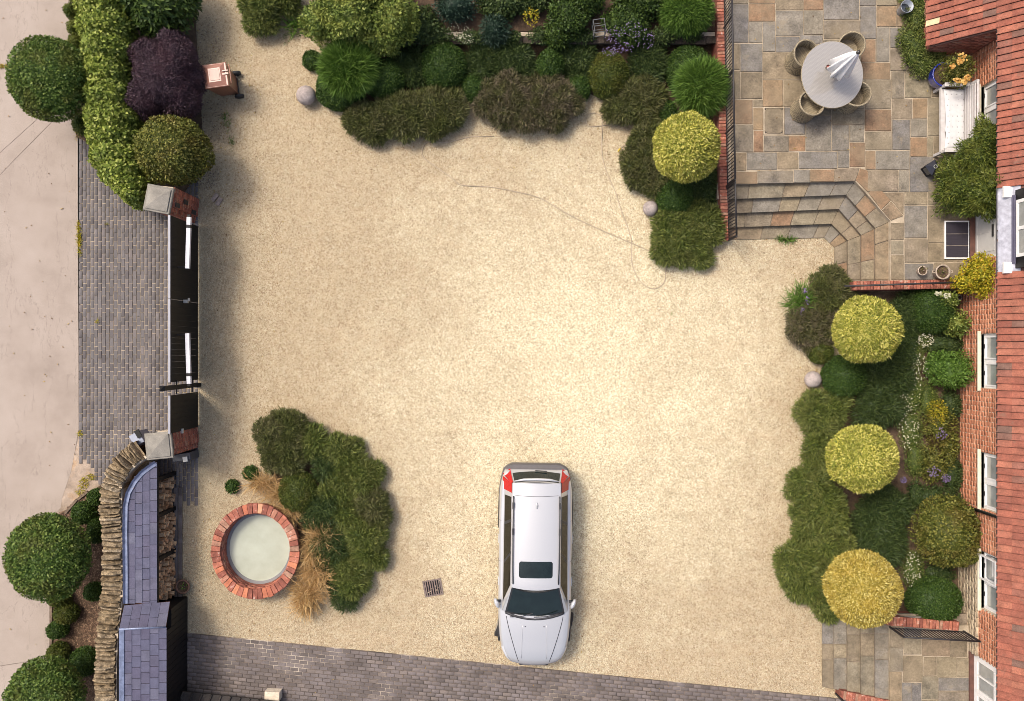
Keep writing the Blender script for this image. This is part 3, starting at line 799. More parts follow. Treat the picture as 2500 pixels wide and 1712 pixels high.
for (p, q, r, s) in ((a + .075, b - .075, c + 1.05, c + 1.14), (a + .075, a + .17, c + 1.14, d - .08), (b - .17, b - .075, c + 1.14, d - .08), ((a + b) / 2 - .04, (a + b) / 2 + .04, c + 1.14, d - .08)): mb.box(.06, .10, p, q, r, s)
mb.build('glazing_frame', DOORG, do)
for (p, q) in ((a + .17, (a + b) / 2 - .04), ((a + b) / 2 + .04, b - .17)): MB().box(.08, .085, p, q, c + 1.14, d - .08).build('pane', PANEDARK, do)
MB().box(.03, .06, (a + b) / 2 - .14, (a + b) / 2 + .14, c + .86, c + .92).build('letter_plate', IRON, do)
MB().box(.02, .06, b - .14, b - .10, c + .98, c + 1.12).box(.005, .03, b - .22, b - .10, c + 1.06, c + 1.09).build('handle', IRON, do)
MB().box(-.10, .06, a - .02, b + .02, c - .02, c + .06, .006).build('threshold', OAK, do)
dg = door(*d2, None, '', None); a, b, c, d = d2
mb = MB(); ym = -8.0
cols = [(a + .07, a + .75), (a + .75, b - .07)]
for (p, q) in cols:
    for (p2, q2, r, s) in ((p, q, c, c + .2), (p, q, d - .16, d - .07), (p, p + .08, c + .2, d - .16), (q - .08, q, c + .2, d - .16), ((p + q) / 2 - .02, (p + q) / 2 + .02, c + .2, d - .16), (p + .08, (p + q) / 2 - .02, c + .95, c + 1.0), ((p + q) / 2 + .02, q - .08, c + .95, c + 1.0)):
        mb.box(.055, .10, p2 + .002, q2 - .002, r, s)
mb.build('glazed_leaf', WHITE, dg)
for (p, q) in cols: MB().box(.08, .086, p + .08, q - .08, c + .2, d - .16).build('pane', PANE, dg)
MB().box(-.05, .05, a, b + .02, c - .02, c + .05, .006).build('threshold', OAK, dg)

# roof: one plane that runs on down over the low wing in the corner
SLP = math.atan2(1.24, 1.02)
ROOF0 = (10.66, 2.5)
roof = obj('roof', None, None, house)
def rz_(x): return ROOF0[1] + (x - ROOF0[0]) * 1.24 / 1.02
def roofsheet(x0, x1, y0, y1, mat, th=.05):
    vs = []
    for y in (y0, y1):
        for x in (x0, x1): vs += [(x - XW, y, rz_(x) - th - .02), (x - XW, y, rz_(x) - .02)]
    return MB().add(vs, [(0, 1, 3, 2), (4, 6, 7, 5), (0, 4, 5, 1), (2, 3, 7, 6), (1, 5, 7, 3), (0, 2, 6, 4)]).build('roof_deck', mat, roof)
WY = 7.02                                    # south face of the wing
roofsheet(10.66, 14.0, -9.4, 9.2, OAK); roofsheet(9.66, 10.66, WY - .02, 9.2, OAK)
DY0, DY1 = yz(668, 2.6), yz(456, 2.6)        # dormer
ms = []
tw_, tl_ = .152, .232
for q in range(4):
    mb = MB(); w = tw_; l = tl_ / math.cos(SLP) * 1.12
    # tile: flat with a raised roll on one side, its tail lifted over the tile below
    prof = [(-w / 2 + .004, .040), (-w / 2 + .018, .044), (-w / 2 + .040, .026), (w / 2 - .03, .012), (w / 2 - .004, .006)]
    vs, fs = [], []
    for u in (0, l):
        lift = .022 if u == 0 else 0
        for (p, h) in prof: vs.append((u, p, h + lift + rnd.uniform(-.002, .002)))
        for (p, h) in prof: vs.append((u, p, h + lift - .016))
    n = 5
    for i in range(4): fs += [(i, i + 1, 2 * n + i + 1, 2 * n + i)[::-1]]
    fs += [(0, n, n + 1, 1)[::-1], (1, n + 1, n + 2, 2)[::-1], (2, n + 2, n + 3, 3)[::-1], (3, n + 3, n + 4, 4)[::-1], (0, 2 * n, 3 * n, n)[::-1], (4, n + 4, 3 * n + 4, 2 * n + 4)[::-1]]
    mb.add(vs, fs); me = mb.me('roof_tile'); me.materials.append(TILE); ms.append(me)
for ci in range(-5, 2):
    x = ROOF0[0] - .06 + ci * .205 + (.0 if ci >= 0 else .02)
    y = WY + tw_ / 2 - .0 if ci < 0 else -8.7
    while y < 8.2 if ci < 0 else y < 8.15:
        if not (ci >= 0 and DY0 - .03 < y < DY1 + .03):
            o = obj('roof_tile', rnd.choice(ms), None, roof, (x - XW, y + rnd.uniform(-.003, .003), rz_(x) + rnd.uniform(-.002, .003)))
            o.rotation_euler = (rnd.uniform(-.012, .012), -SLP, rnd.uniform(-.012, .012))
            if ci == -5 and 7.40 < y < 7.62:
                o.data = o.data.copy(); o.data.materials[0] = TILEPALE
        y += tw_
# tiles above the visible eave courses, joined
V, F, A = [], [], []
for ci in range(2, 15):
    x = ROOF0[0] - .06 + ci * .205; y = -9.3
    while y < 9.1:
        me = rnd.choice(ms); b0 = len(V); r = rnd.random(); cs_, sn_ = math.cos(SLP), math.sin(SLP)
        for v in me.vertices:
            V.append((x - XW + v.co.x * cs_ - v.co.z * sn_, y + v.co.y, rz_(x) + v.co.x * sn_ + v.co.z * cs_)); A.append(r)
        F += [[b0 + k for k in p.vertices] for p in me.polygons]; y += tw_
obj('tile_field', npmesh('tile_field', V, [F], {'rnd': A}), stone('clay_tile_mass', [(0, (.175, .056, .04)), (.5, (.255, .08, .054)), (1, (.29, .10, .066))], 'attr', .25, 5, 50, .75), roof, kind='stuff')
# gutter and downpipes
g = MB(); gy0, gy1 = -9.4, WY - .03
n = 8; vs, fs = [], []
for y in (gy0, gy1):
    for rr in (.062, .048):
        for k in range(n + 1):
            a = math.pi + math.pi * k / n; vs.append((ROOF0[0] - .035 - XW + rr * math.cos(a), y, 2.47 + rr * math.sin(a)))
m = n + 1
for k in range(n):
    fs += [(k, k + 1, 2 * m + k + 1, 2 * m + k), (m + k, 3 * m + k, 3 * m + k + 1, m + k + 1)]
fs += [(0, 2 * m, 3 * m, m), (n, m + n, 3 * m + n, 2 * m + n)]
gut = g.add(vs, fs).build('gutter', IRON, house)
V, F, A = [], [], []
for i in range(420):
    y = rnd.uniform(gy0, gy1); s = rnd.uniform(.012, .04); x = ROOF0[0] - .035 - XW + rnd.uniform(-.03, .03); b0 = len(V); r = rnd.random()
    V += [(x - s * .6, y, 2.425), (x, y - s, 2.425), (x + s * .6, y, 2.425), (x, y + s, 2.425), (x, y, 2.425 + s)]; A += [r] * 5
    F += [(b0, b0 + 1, b0 + 4), (b0 + 1, b0 + 2, b0 + 4), (b0 + 2, b0 + 3, b0 + 4), (b0 + 3, b0, b0 + 4)]
obj('gutter_debris', npmesh('gutter_debris', V, [F], {'rnd': A}), CHIP, gut, kind='stuff')
for y in (yz(1272, 2.4),):
    MB().tube([(-.26, y, 2.43), (-.14, y, 2.30), (-.06, y, 2.2), (-.06, y, .05)], .036, 8).build('downpipe', IRON, house, True)
# wing walls
wing = obj('wing_wall', None, None, house)
wl = brick_mass(2.2, .78, u0=WY, z0=T - .05)
obj('brick_facing', wl, BRICKOLDA, wing, (9.69 - XW, 0, 0), kind='stuff')
# south face of the wing climbs with the roof
V, F, A = [], [], []
i = 0; z = T - .05
while z < 2.6:
    xs = max(9.69, ROOF0[0] + (z + .10 - ROOF0[1]) * 1.02 / 1.24)
    x = 9.69 + (.1125 if i % 2 else 0) - .1125
    while x < XW:
        p, q = max(x + .006, xs), min(x + .219, XW)
        if q - p > .03:
            n0 = len(V); r = rnd.random(); d = rnd.uniform(-.003, .003); za, zb = z + .006, z + .069
            V += [(p - XW, WY + d, za), (q - XW, WY + d, za), (q - XW, WY + d, zb), (p - XW, WY + d, zb), (p - XW, WY + .03, za), (q - XW, WY + .03, za), (q - XW, WY + .03, zb), (p - XW, WY + .03, zb)]
            A += [r] * 8
            F += [(n0, n0 + 1, n0 + 2, n0 + 3), (n0 + 3, n0 + 2, n0 + 6, n0 + 7), (n0 + 4, n0, n0 + 3, n0 + 7), (n0 + 1, n0 + 5, n0 + 6, n0 + 2)]
        x += .225
    z += .075; i += 1
obj('brick_facing', npmesh('brick_facing', V, [F], {'rnd': A}), BRICKOLDA, wing, kind='stuff')
def wedge(x0, x1, y0, y1, zb, mat, nm, par):
    vs = []
    for y in (y0, y1):
        vs += [(x0 - XW, y, zb), (x1 - XW, y, zb), (x1 - XW, y, rz_(x1) - .09), (x0 - XW, y, rz_(x0) - .09)]
    return MB().add(vs, [(0, 1, 2, 3), (4, 7, 6, 5), (0, 4, 5, 1), (3, 2, 6, 7), (0, 3, 7, 4), (1, 5, 6, 2)]).build(nm, mat, par)
wedge(9.70, 10.93, WY + .012, 9.1, T - .05, MORTAR, 'wall_core', wing)
# dormer
dm = obj('dormer', None, None, house)
ya, yb_ = DY0, DY1
vs = []
for y in (ya + .0, yb_ - .0):
    for x in (10.585, 10.90): vs += [(x - XW, y, rz_(x) - .01), (x - XW, y, rz_(x) + .02)]
MB().add(vs, [(0, 1, 3, 2), (4, 6, 7, 5), (0, 4, 5, 1), (2, 3, 7, 6), (1, 5, 7, 3), (0, 2, 6, 4)]).build('lead_apron', LEADP, dm)
for (p, q) in ((ya, ya + .24), (yb_ - .24, yb_)): MB().box(-.30, -.02, p, q, 2.59, 2.68, .012).build('cornice_end', WHITE, dm)
mb = MB(); mb.box(-.09, 1.4, ya + .10, yb_ - .10, 2.58, 3.9).build('dormer_cheek', BLACK, dm)
mb = MB()
for k in range(3): mb.box(-.13 - .012 * (k % 2), -.092, ya + .2, yb_ - .2, 2.62 + k * .05, 2.65 + k * .05)
mb.build('panel_strip', SLATE, dm)
mb = MB(); p, q, r, s = ya + .33, yb_ - .33, 2.82, 3.75
for (a, b, c, d) in ((p, q, r, r + .07), (p, q, s - .07, s), (p, p + .07, r + .07, s - .07), (q - .07, q, r + .07, s - .07), ((p + q) / 2 - .035, (p + q) / 2 + .035, r + .07, s - .07)): mb.box(-.125, -.088, a, b, c, d)
w = mb.build('window_frame', WHITE, dm)
for (a, b) in ((p + .07, (p + q) / 2 - .035), ((p + q) / 2 + .035, q - .07)): MB().box(-.108, -.10, a, b, r + .07, s - .07).build('pane', PANE, dm)
MB().box(-.25, 1.4, ya, yb_, 3.9, 3.98).build('dormer_roof', LEAD, dm)
# ------------------------------------------------------------------ gate, pillars, stone wall
XG = -7.66
def pillar(label, cpx, ang, ztop, size=.60, bsz=.50, off=(0, 0)):
    cx, cy, _ = W(cpx[0], cpx[1], ztop - .1)
    t = thing('gate_pillar', label, 'pillar', (cx, cy, 0), ang)
    h = ztop - .22
    # brickwork: four faces of joined bricks round a mortar core
    MB().box(-bsz / 2 + .01, bsz / 2 - .01, -bsz / 2 + .01, bsz / 2 - .01, 0, h).build('mortar_core', MORTAR, t)
    me = brick_mass(bsz, h, u0=-bsz / 2, th=.01); 
    for k in range(4):
        o = obj('brick_facing', me if k == 0 else me.copy(), BRICKOLDA, t, (0, 0, 0), kind='stuff')
        a = k * math.pi / 2; o.rotation_euler = (0, 0, a); o.location = (-bsz / 2 * math.cos(a), -bsz / 2 * math.sin(a), 0)
    s = size / 2
    MB().box(-s, s, -s, s, h, h + .09, .012).build('cap_slab', CAPST, t)
    q = s - .05
    MB().add([(-q, -q, h + .09), (q, -q, h + .09), (q, q, h + .09), (-q, q, h + .09), (-q, -q, h + .12), (q, -q, h + .12), (q, q, h + .12), (-q, q, h + .12), (0, 0, h + .19)],
             [(0, 1, 5, 4), (1, 2, 6, 5), (2, 3, 7, 6), (3, 0, 4, 7), (4, 5, 8), (5, 6, 8), (6, 7, 8), (7, 4, 8)]).build('cap_top', CAPST, t)
    return t
p1 = pillar('brick gate pillar with weathered stone cap touching the clipped hedge', (385, 485.5), R(-11), 2.0)
p2 = pillar('brick gate pillar with mossy stone cap where the curved stone wall begins', (386, 1089), R(5.5), 2.0)
# side wings of the pillars where the gates hang (brick return towards the yard)
for (yy, hh, rz, lab) in ((yz(492, .9), 1.7, -.10, 'brick gate pier carrying the white gate motor arm'), (yz(1068, .9), 1.7, .10, 'brick gate pier beside the narrow pedestrian gate')):
    t = thing('gate_pier', lab, 'pillar', (-7.88, yy, 0), rz)
    me = brick_mass(.44, hh, u0=-.22, th=.01)
    o = obj('brick_facing', me, BRICKOLDA, t, (.23, 0, 0), kind='stuff'); o.rotation_euler = (0, 0, math.pi)
    MB().box(-.12, .218, -.218, .218, 0, hh).build('mortar_core', MORTAR, t)
    if yy > 0:
        for zz, y0 in ((.35, -.20), (.95, -.05), (1.45, -.20)): MB().box(.225, .25, y0 - .0, y0 + .10, zz - .15, zz + .1).build('hinge_plate', IRON, t)
def gate_leaf(label, y0, y1, z1, arm=None, name='driveway_gate'):
    t = thing(name, label, 'gate', (XG, (y0 + y1) / 2, 0))
    hl = abs(y1 - y0) / 2 + .004; zb = .06
    # boards in a frame
    n = max(3, int(round(2 * hl / .14)))
    for i in range(n):
        a = -hl + .05 + (2 * hl - .1) * i / n; b = -hl + .05 + (2 * hl - .1) * (i + 1) / n
        MB().box(-.012, .012, a + .0012, b - .0012, zb + .05, z1 - .05, .003).build('board', BLACK, t)
    for (a, b, c, d) in ((-hl, hl, zb, zb + .06), (-hl, hl, z1 - .09, z1 - .006)): MB().box(-.024, .0135, a, b, c, d).build('frame_rail', BLACK, t)
    for (a, b) in ((-hl, -hl + .06), (hl - .06, hl)): MB().box(-.026, .0145, a, b, zb, z1 - .006).build('frame_stile', BLACK, t)
    MB().box(-.032, .020, -hl, hl, z1 - .006, z1 + .012).build('top_capping', GATESHEEN, t)
    return t
g0, g1 = yz(537, 1), yz(934, 1); gm = (g0 + g1) / 2 - .0
GZ = 1.93; BLACK.node_tree.nodes['Principled BSDF'].inputs['Specular IOR Level'].default_value = .2
ga = gate_leaf('black driveway gate leaf nearer the hedge, with white motor arm', yz(734, 1), yz(540, 1), GZ)
gb = gate_leaf('black driveway gate leaf nearer the stone wall, with white motor arm', yz(930, 1), yz(736, 1), GZ)
gc = gate_leaf('narrow black pedestrian gate between the post and the lower pillar', yz(1050, 1), yz(962, 1), GZ, name='pedestrian_gate')
gp = thing('gate_post', 'tall black steel post between driveway gate and pedestrian gate', 'post', (XG + .02, yz(941, .5), 0))
MB().box(-.05, .05, -.05, .05, 0, 2.42, .006).build('post_shaft', BLACK, gp)
MB().add([(-.06, -.06, 2.42), (.06, -.06, 2.42), (.06, .06, 2.42), (-.06, .06, 2.42), (0, 0, 2.47)], [(0, 1, 4), (1, 2, 4), (2, 3, 4), (3, 0, 4), (3, 2, 1, 0)]).build('post_cap', BLACK, gp)
for z in (.5, 1.55):
    for s in (-1, 1): MB().tube([(0, 0, z), (0, s * .16, z)], .018, 8).build('hinge_pin', BLACK, gp, True)
ARMW = plain('arm_white', (.52, .51, .54), .4)
for (a, b, lab) in (((462, 528), (458, 656), 'white motorised gate arm fixed to the pier by the hedge'), ((462, 940), (458, 814), 'white motorised gate arm fixed to the tall black post')):
    A_, B_ = Vector(W(a[0], a[1], 1.5)), Vector(W(b[0], b[1], 1.5))
    t = thing('gate_motor', lab, 'gate motor', A_); d = B_ - A_; u = d.normalized()
    sd = Vector((u.y, -u.x, 0)) * .052
    def bar(f0, f1, w, hh, mat, nm):
        p, q = d * f0, d * f1; s = sd.normalized() * w
        MB().prism([(p + s)[:2], (q + s)[:2], (q - s)[:2], (p - s)[:2]], -hh, hh, .006).build(nm, mat, t)
    bar(.02, .17, .046, .045, ARMW, 'motor_head'); bar(.17, .225, .056, .05, BLACK, 'collar'); bar(.225, 1.0, .046, .042, ARMW, 'arm_housing'); bar(-.03, .02, .04, .03, BLACK, 'bracket')
    MB().tube([d * .97, d * .97 + Vector((-.28, 0, 0))], .014, 6).build('arm_pivot', IRON, t)
t = thing('gate_lock', 'small pale lock box in the middle of the driveway gate', 'lock', (XG + .03, yz(733, 1.1), 1.1))
MB().box(0, .10, -.07, .01, -.05, .05, .008).build('lock_case', plain('galvanised', (.42, .42, .40), .45, .5), t); MB().box(.10, .14, -.02, .05, -.03, .03, .006).build('latch', MATS['galvanised'], t)
t = thing('gate_latch', 'grey latch plate on top edge of the pier by the pedestrian gate', 'latch', (-7.70, yz(1053, 1.2), 1.2))
MB().box(0, .09, -.05, .06, -.06, .03, .006).build('latch_plate', MATS['galvanised'], t); MB().box(-.10, 0, -.06, -.02, -.02, .02, .005).build('latch_bar', MATS['galvanised'], t)
t = thing('letter_box', 'grey metal letter box behind the mossy capped pillar', 'letter box', W(352, 1066, .9)[:2] + (0,), R(30))
MB().box(-.16, .1, -.15, .14, .75, 1.3, .01).build('box_body', plain('grey_metal', (.22, .24, .30), .4, .2), t); MB().box(.02, .13, -.02, .17, 1.31, 1.34).build('lid', BLACK, t); MB().box(-.04, .02, -.04, .04, 0, .75).build('stand', BLACK, t)
t = thing('meter_box', 'black meter box against the foot of the lower brick pier', 'meter box', W(452, 1113, .4)[:2] + (0,), R(8))
MB().box(-.24, .2, -.10, .08, 0, .62, .012).build('box_body', plain('box_plastic', (.03, .033, .045), .4), t); MB().box(.02, .14, -.13, .0, .63, .67, .006).build('label_plate', MATS['galvanised'], t)

# curved stone wall with stones set on edge
CL = [(338, 1098), (312, 1117), (290, 1141), (275, 1170), (267, 1205), (266, 1245), (271, 1300), (271, 1370), (270, 1440), (265, 1490), (257, 1550), (254, 1620), (253, 1720), (253, 1800)]
WZ = 1.5
sw = thing('stone_wall', 'curved limestone wall topped with rough stones set on edge', 'wall')
cl = [Vector(W(x, y, WZ + .15)) for x, y in CL]
def ribbon(path, hw, z0, z1):
    vs, fs = [], []
    for i, p in enumerate(path):
        d = (path[min(i + 1, len(path) - 1)] - path[max(i - 1, 0)]); n = Vector((-d.y, d.x, 0)).normalized() * hw
        vs += [(p.x + n.x, p.y + n.y, z0), (p.x + n.x, p.y + n.y, z1), (p.x - n.x, p.y - n.y, z1), (p.x - n.x, p.y - n.y, z0)]
    for i in range(len(path) - 1):
        for k in range(4): fs.append((i * 4 + k, i * 4 + (k + 1) % 4, i * 4 + 4 + (k + 1) % 4, i * 4 + 4 + k))
    return MB().add(vs, fs)
ribbon(cl, .22, 0, WZ).build('wall_body', LIME, sw)
ribbon([p + Vector((.215, 0, 0)) if i > 3 else p + Vector((.13, -.17, 0)) for i, p in enumerate(cl)], .035, 1.2, WZ + .05).build('mortar_fillet', MORTAR, sw)
acc = [0]
for a, b in zip(cl, cl[1:]): acc.append(acc[-1] + (b - a).length)
def along(s):
    for i in range(len(cl) - 1):
        if s <= acc[i + 1] or i == len(cl) - 2:
            f = (s - acc[i]) / (acc[i + 1] - acc[i]); d = cl[i + 1] - cl[i]; return cl[i] + d * f, math.atan2(d.y, d.x)
s = .04
while s < acc[-1] - .1:
    w = rnd.choice((rnd.uniform(.05, .085), rnd.uniform(.085, .15))); p, an = along(s + w / 2)
    L = rnd.uniform(.205, .245); hh = rnd.uniform(.15, .29)
    vs, fs = [], []
    ny, nz = 5, 3
    # a rough slab: rings round the slab's long (across-wall) axis
    prof = [(-1, 0), (-.96, .72), (-.45, 1.0), (.4, 1.0), (.95, .7), (1, 0)]
    for j in range(7):
        y = -L + 2 * L * j / 6; e = 1 - .28 * abs(2 * j / 6 - 1) ** 3
        top = hh * e * rnd.uniform(.9, 1.08); off = rnd.uniform(-.006, .006)
        for (a, b) in prof: vs.append((a * w * .50 * rnd.uniform(.72, 1.12) + off, y + rnd.uniform(-.012, .012), b * top * rnd.uniform(.9, 1.06)))
    m = len(prof)
    for j in range(6):
        for k in range(m - 1): fs.append((j * m + k, j * m + k + 1, j * m + m + k + 1, j * m + m + k))
    fs += [tuple(range(m)), tuple(range(6 * m + m - 1, 6 * m - 1, -1))]
    o = MB().add(vs, fs).build('coping_stone', LIME, sw, loc=(p.x, p.y, WZ - .02), rz=an + rnd.uniform(-.09, .09))
    o.rotation_euler[0] = rnd.uniform(-.04, .04); o.rotation_euler[1] = rnd.uniform(-.16, .16)
    s += w * .97

# ------------------------------------------------------------------ log store and shed with slate roofs
def slates(parent, cols, rows, zf, pitch, y0f, y1, x_gap=.35, mat=None):
    for ci in range(len(cols) - 1):
        xa, xb = cols[ci], cols[ci + 1]
        y = y0f(ci) - (pitch * .5 if ci % 2 else 0) ; ys = max(y0f(ci), y)
        while ys < y1 - 2:
            ye = min(y + pitch, y1)
            if ye - ys > 2:
                pts = []
                for (x, yy) in ((xa + x_gap, ys + .45), (xb + 1.6, ys + .45), (xb + 1.6, ye - .45), (xa + x_gap, ye - .45)):
                    z = zf(x, yy) + (.012 if x > xb else 0.0); q = W(x, yy, z); pts.append((q[0], q[1], z))
                o = MB().prism([(p[0], p[1], p[2]) for p in pts], -.008, .006 + rnd.uniform(0, .003)).build('slate', mat or SLATE, parent)
            y += pitch; ys = y
ls = thing('log_store', 'open log store with lean-to roof of blue grey slates', 'log store')
rf = obj('roof', None, None, ls)
zl = lambda x, y: 1.52 - (x - 300) / 82 * .27
slates(rf, [311, 328, 345.5, 364, 382], None, zl, 27, lambda c: [1193, 1162, 1145, 1128][c], 1474)
dk = []
for (x, y) in ((300, 1222), (312, 1193), (328, 1165), (350, 1145), (381, 1127), (381, 1474), (302, 1474)):
    z = zl(x, y) - .03; q = W(x, y, z); dk.append((q[0], q[1], z))
MB().prism(dk, -.03, 0).build('roof_deck', OAK, rf)
fl = [(305, 1474), (305, 1400), (304, 1300), (305, 1235), (312, 1204), (326, 1178), (344, 1156), (362, 1142), (380, 1130)]
vs, fs = [], []
for i, (x, y) in enumerate(fl):
    a, b = fl[max(i - 1, 0)], fl[min(i + 1, len(fl) - 1)]; d = Vector((b[0] - a[0], b[1] - a[1], 0)).normalized()
    nx, ny = -d.y, d.x
    for k, wv, zz in ((0, -5.5, .10), (1, 0, .028), (2, 6.5, .018)):
        X, Y = x + nx * wv * 1.0, y + ny * wv * 1.0; z = zl(x, y) + zz; vs.append(W(X, Y, z))
for i in range(len(fl) - 1):
    for k in range(2): fs.append((i * 3 + k, i * 3 + 3 + k, i * 3 + 4 + k, i * 3 + 1 + k))
MB().add(vs, fs).build('lead_flashing', LEAD, rf)
for y in (1155, 1240, 1342):
    q = W(427, y, 0); MB().box(q[0] - .04, q[0] + .04, q[1] - .045, q[1] + .045, 0, 1.22).build('post', BLACK, ls)
q0, q1 = W(384, 1128, 1.2), W(384, 1474, 1.2)
MB().box(q0[0] - .02, q0[0] + .03, q1[1], q0[1], 1.17, 1.235).build('eaves_beam', BLACK, ls)
MB().box(-8.95, -8.9, W(0, 1460)[1], W(0, 1160)[1], 0, 1.2).build('back_board', OAK, ls)
# pallet of dark pavers the stack stands on
plinth = obj('brick_plinth', None); plinth['kind'] = 'structure'
me = MB().box(-.10, .10, -.046, .046, -.02, .03, .006).me('brick'); me.materials.append(PAVER2)
for i in range(27):
    for j in range(2):
        obj('brick', me, None, plinth, (-8.20 + j * .11 * 1.0, W(0, 1200 + i * 9.6)[1], .004 + rnd.uniform(0, .004)), math.pi / 2)
# split logs
lm = []
for q in range(6):
    L = .19; mb = MB(); k = rnd.choice((3, 4, 5)); pts = []
    a0 = rnd.uniform(0, 6)
    for i in range(k): 
        a = a0 + 2 * math.pi * i / k + rnd.uniform(-.3, .3); r = rnd.uniform(.045, .075); pts.append((r * math.cos(a), r * math.sin(a)))
    vs = [(-L, p[0], p[1]) for p in pts] + [(L, p[0] * .95, p[1] * .95) for p in pts]
    fs = [tuple(range(k - 1, -1, -1)), tuple(range(k, 2 * k))] + [(i, (i + 1) % k, k + (i + 1) % k, k + i) for i in range(k)]
    me = mb.add(vs, fs).me('firewood_log'); me.materials.append(WOODC); lm.append(me)
ylo, yhi = W(0, 1452)[1], W(0, 1168)[1]
y = ylo + .06
while y < yhi:
    frac = (y - ylo) / (yhi - ylo)
    for lev in range(8):
        top = 8 if frac < .55 else 6
        if lev >= top: break
        o = obj('firewood_log', rnd.choice(lm), None, None, (-8.42 - .018 * lev + rnd.uniform(-.06, .05) + (.04 if frac < .5 else 0), y + (.05 if lev % 2 else 0) + rnd.uniform(-.015, .015), .09 + lev * .098))
        o.rotation_euler = (rnd.uniform(0, 6.28), rnd.uniform(-.10, .10), rnd.uniform(-.22, .22))
        tag(o, 'split firewood log stacked under the eaves of the slate roofed log store', 'log', 'firewood logs in the log store')
    y += .113

sh = thing('garden_shed', 'black timber shed with hipped slate roof at the foot of the stone wall', 'shed')
SX = -7.92
srf = obj('roof', None, None, sh)
zs = lambda x, y: 1.95 - (x - 291) / 114 * .38
slates(srf, [302.5, 320, 342, 364, 386, 405], None, zs, 27, lambda c: 1536 - c * 1.1, 1800)
def zh(x, y): return zs(x, 1536) - (1536 - y) / 64 * .42
cols = [(303, 0), (326, 0), (348, 0), (371, 0), (393, 0), (414, 0)]
for i in range(5):
    for (f0, f1) in ((0, .52), (.52, 1.0)):
        sh_ = .16 if i % 2 else 0
        g0_, g1_ = (f0 if f0 == 0 else f0 + sh_ - .08), (f1 if f1 == 1 else f1 + sh_ - .08)
        P4 = []
        for (f, xx) in ((g0_, i), (g0_, i + 1), (g1_, i + 1), (g1_, i)):
            xt = 303 + (415 - 303) * xx / 5; xb = 291 + (405 - 291) * xx / 5
            x = xt + (xb - xt) * f; yt = 1478 - (xt - 303) / 112 * 9; ybm = 1537 - (xb - 291) / 114 * 6
            yy = yt + (ybm - yt) * f; z = zs(xb, 0) - (1 - f) * .42 + (.008 if f == f0 and f0 == 0 else 0); P4.append(W(x + (.35 if xx == i else -.35), yy + (.4 if f == g0_ else -.4), z))
        MB().prism([(p[0], p[1], p[2]) for p in P4], -.01, .006).build('slate', SLATE, srf)
tp = []
for (x, y) in ((303, 1478), (415, 1469), (405, 1531), (291, 1537)):
    z = (zs(x, 0) if y > 1500 else zs(405 if x > 350 else 291, 0) - .42) - .03; q = W(x, y, z); tp.append((q[0], q[1], q[2]))
MB().prism(tp, -.02, 0).build('roof_deck', OAK, srf)
tp = []
for (x, y) in ((292, 1537), (404, 1531), (404, 1800), (292, 1800)):
    z = zs(x, y) - .025; q = W(x, y, z); tp.append((q[0], q[1], q[2]))
MB().prism(tp, -.02, 0).build('roof_deck', OAK, srf)
vs = []
for (x, y) in ((290.5, 1534), (303, 1534), (303, 1800), (290.5, 1800)): z = zs(x, y) + .02; vs.append(W(x, y, z))
MB().prism([(v[0], v[1], v[2]) for v in vs], -.01, .004).build('lead_flashing', LEAD, srf)
rp = [W(291, 1537, zs(291, 0) + .012), W(405, 1531, zs(405, 0) + .012)]
MB().tube(rp, .022, 6).build('hip_roll', LEAD, srf, True)
y = yz(1456, 0)
while y > -9.4:
    MB().box(SX - .02, SX, y - .138, y - .004, 0, 1.54 if y < -6.42 else 1.10).build('board', BLACK, sh); y -= .142
MB().box(-8.6, SX - .02, yz(1456, 0) - .02, yz(1456, 0), 0, 1.12).build('end_wall', BLACK, sh)
MB().box(-8.6, SX - .022, -9.4, yz(1458, 0) - .02, 0, 1.10).build('wall_core', BLACK, sh)

# low ridged cover and stone block at the bottom edge
t = thing('ridged_cover', 'low black ridged cover at the bottom edge of the brick strip', 'cover', W(560, 1715, .2))
ox, oy, _ = W(560, 1715, .2); 
for i in range(12):
    a = W(452 + i * 23, 1681 + i * 2.4, .24); b = W(476 + i * 23, 1683.2 + i * 2.4, .24); c = W(430 + i * 23, 1800, .34); d = W(406 + i * 23, 1800, .34)
    MB().prism([(p[0] - ox, p[1] - oy, p[2]) for p in (a, b, c, d)], -.03, 0).tube([Vector(a) - Vector((ox, oy, 0)) + Vector((.03, 0, .015)), Vector(d) - Vector((ox, oy, 0)) + Vector((.03, 0, .015))], .025, 6).build('ridged_panel', stone('black_tile', [(0, (.02, .016, .014)), (1, (.035, .028, .024))], 'object', .3, 8, 50, .7) if 'black_tile' not in MATS else MATS['black_tile'], t)
t = thing('stone_block', 'pale stone block standing at the bottom edge of the brick strip', 'block', W(663, 1703, .3)[:2] + (0,), -.05)
MB().box(-.18, .18, -.1, .12, 0, .28, .012).build('block_cap', PALEMORTAR, t); MB().box(-.09, .10, -.5, -.1, 0, .24, .012).build('block_body', CREAM, t)

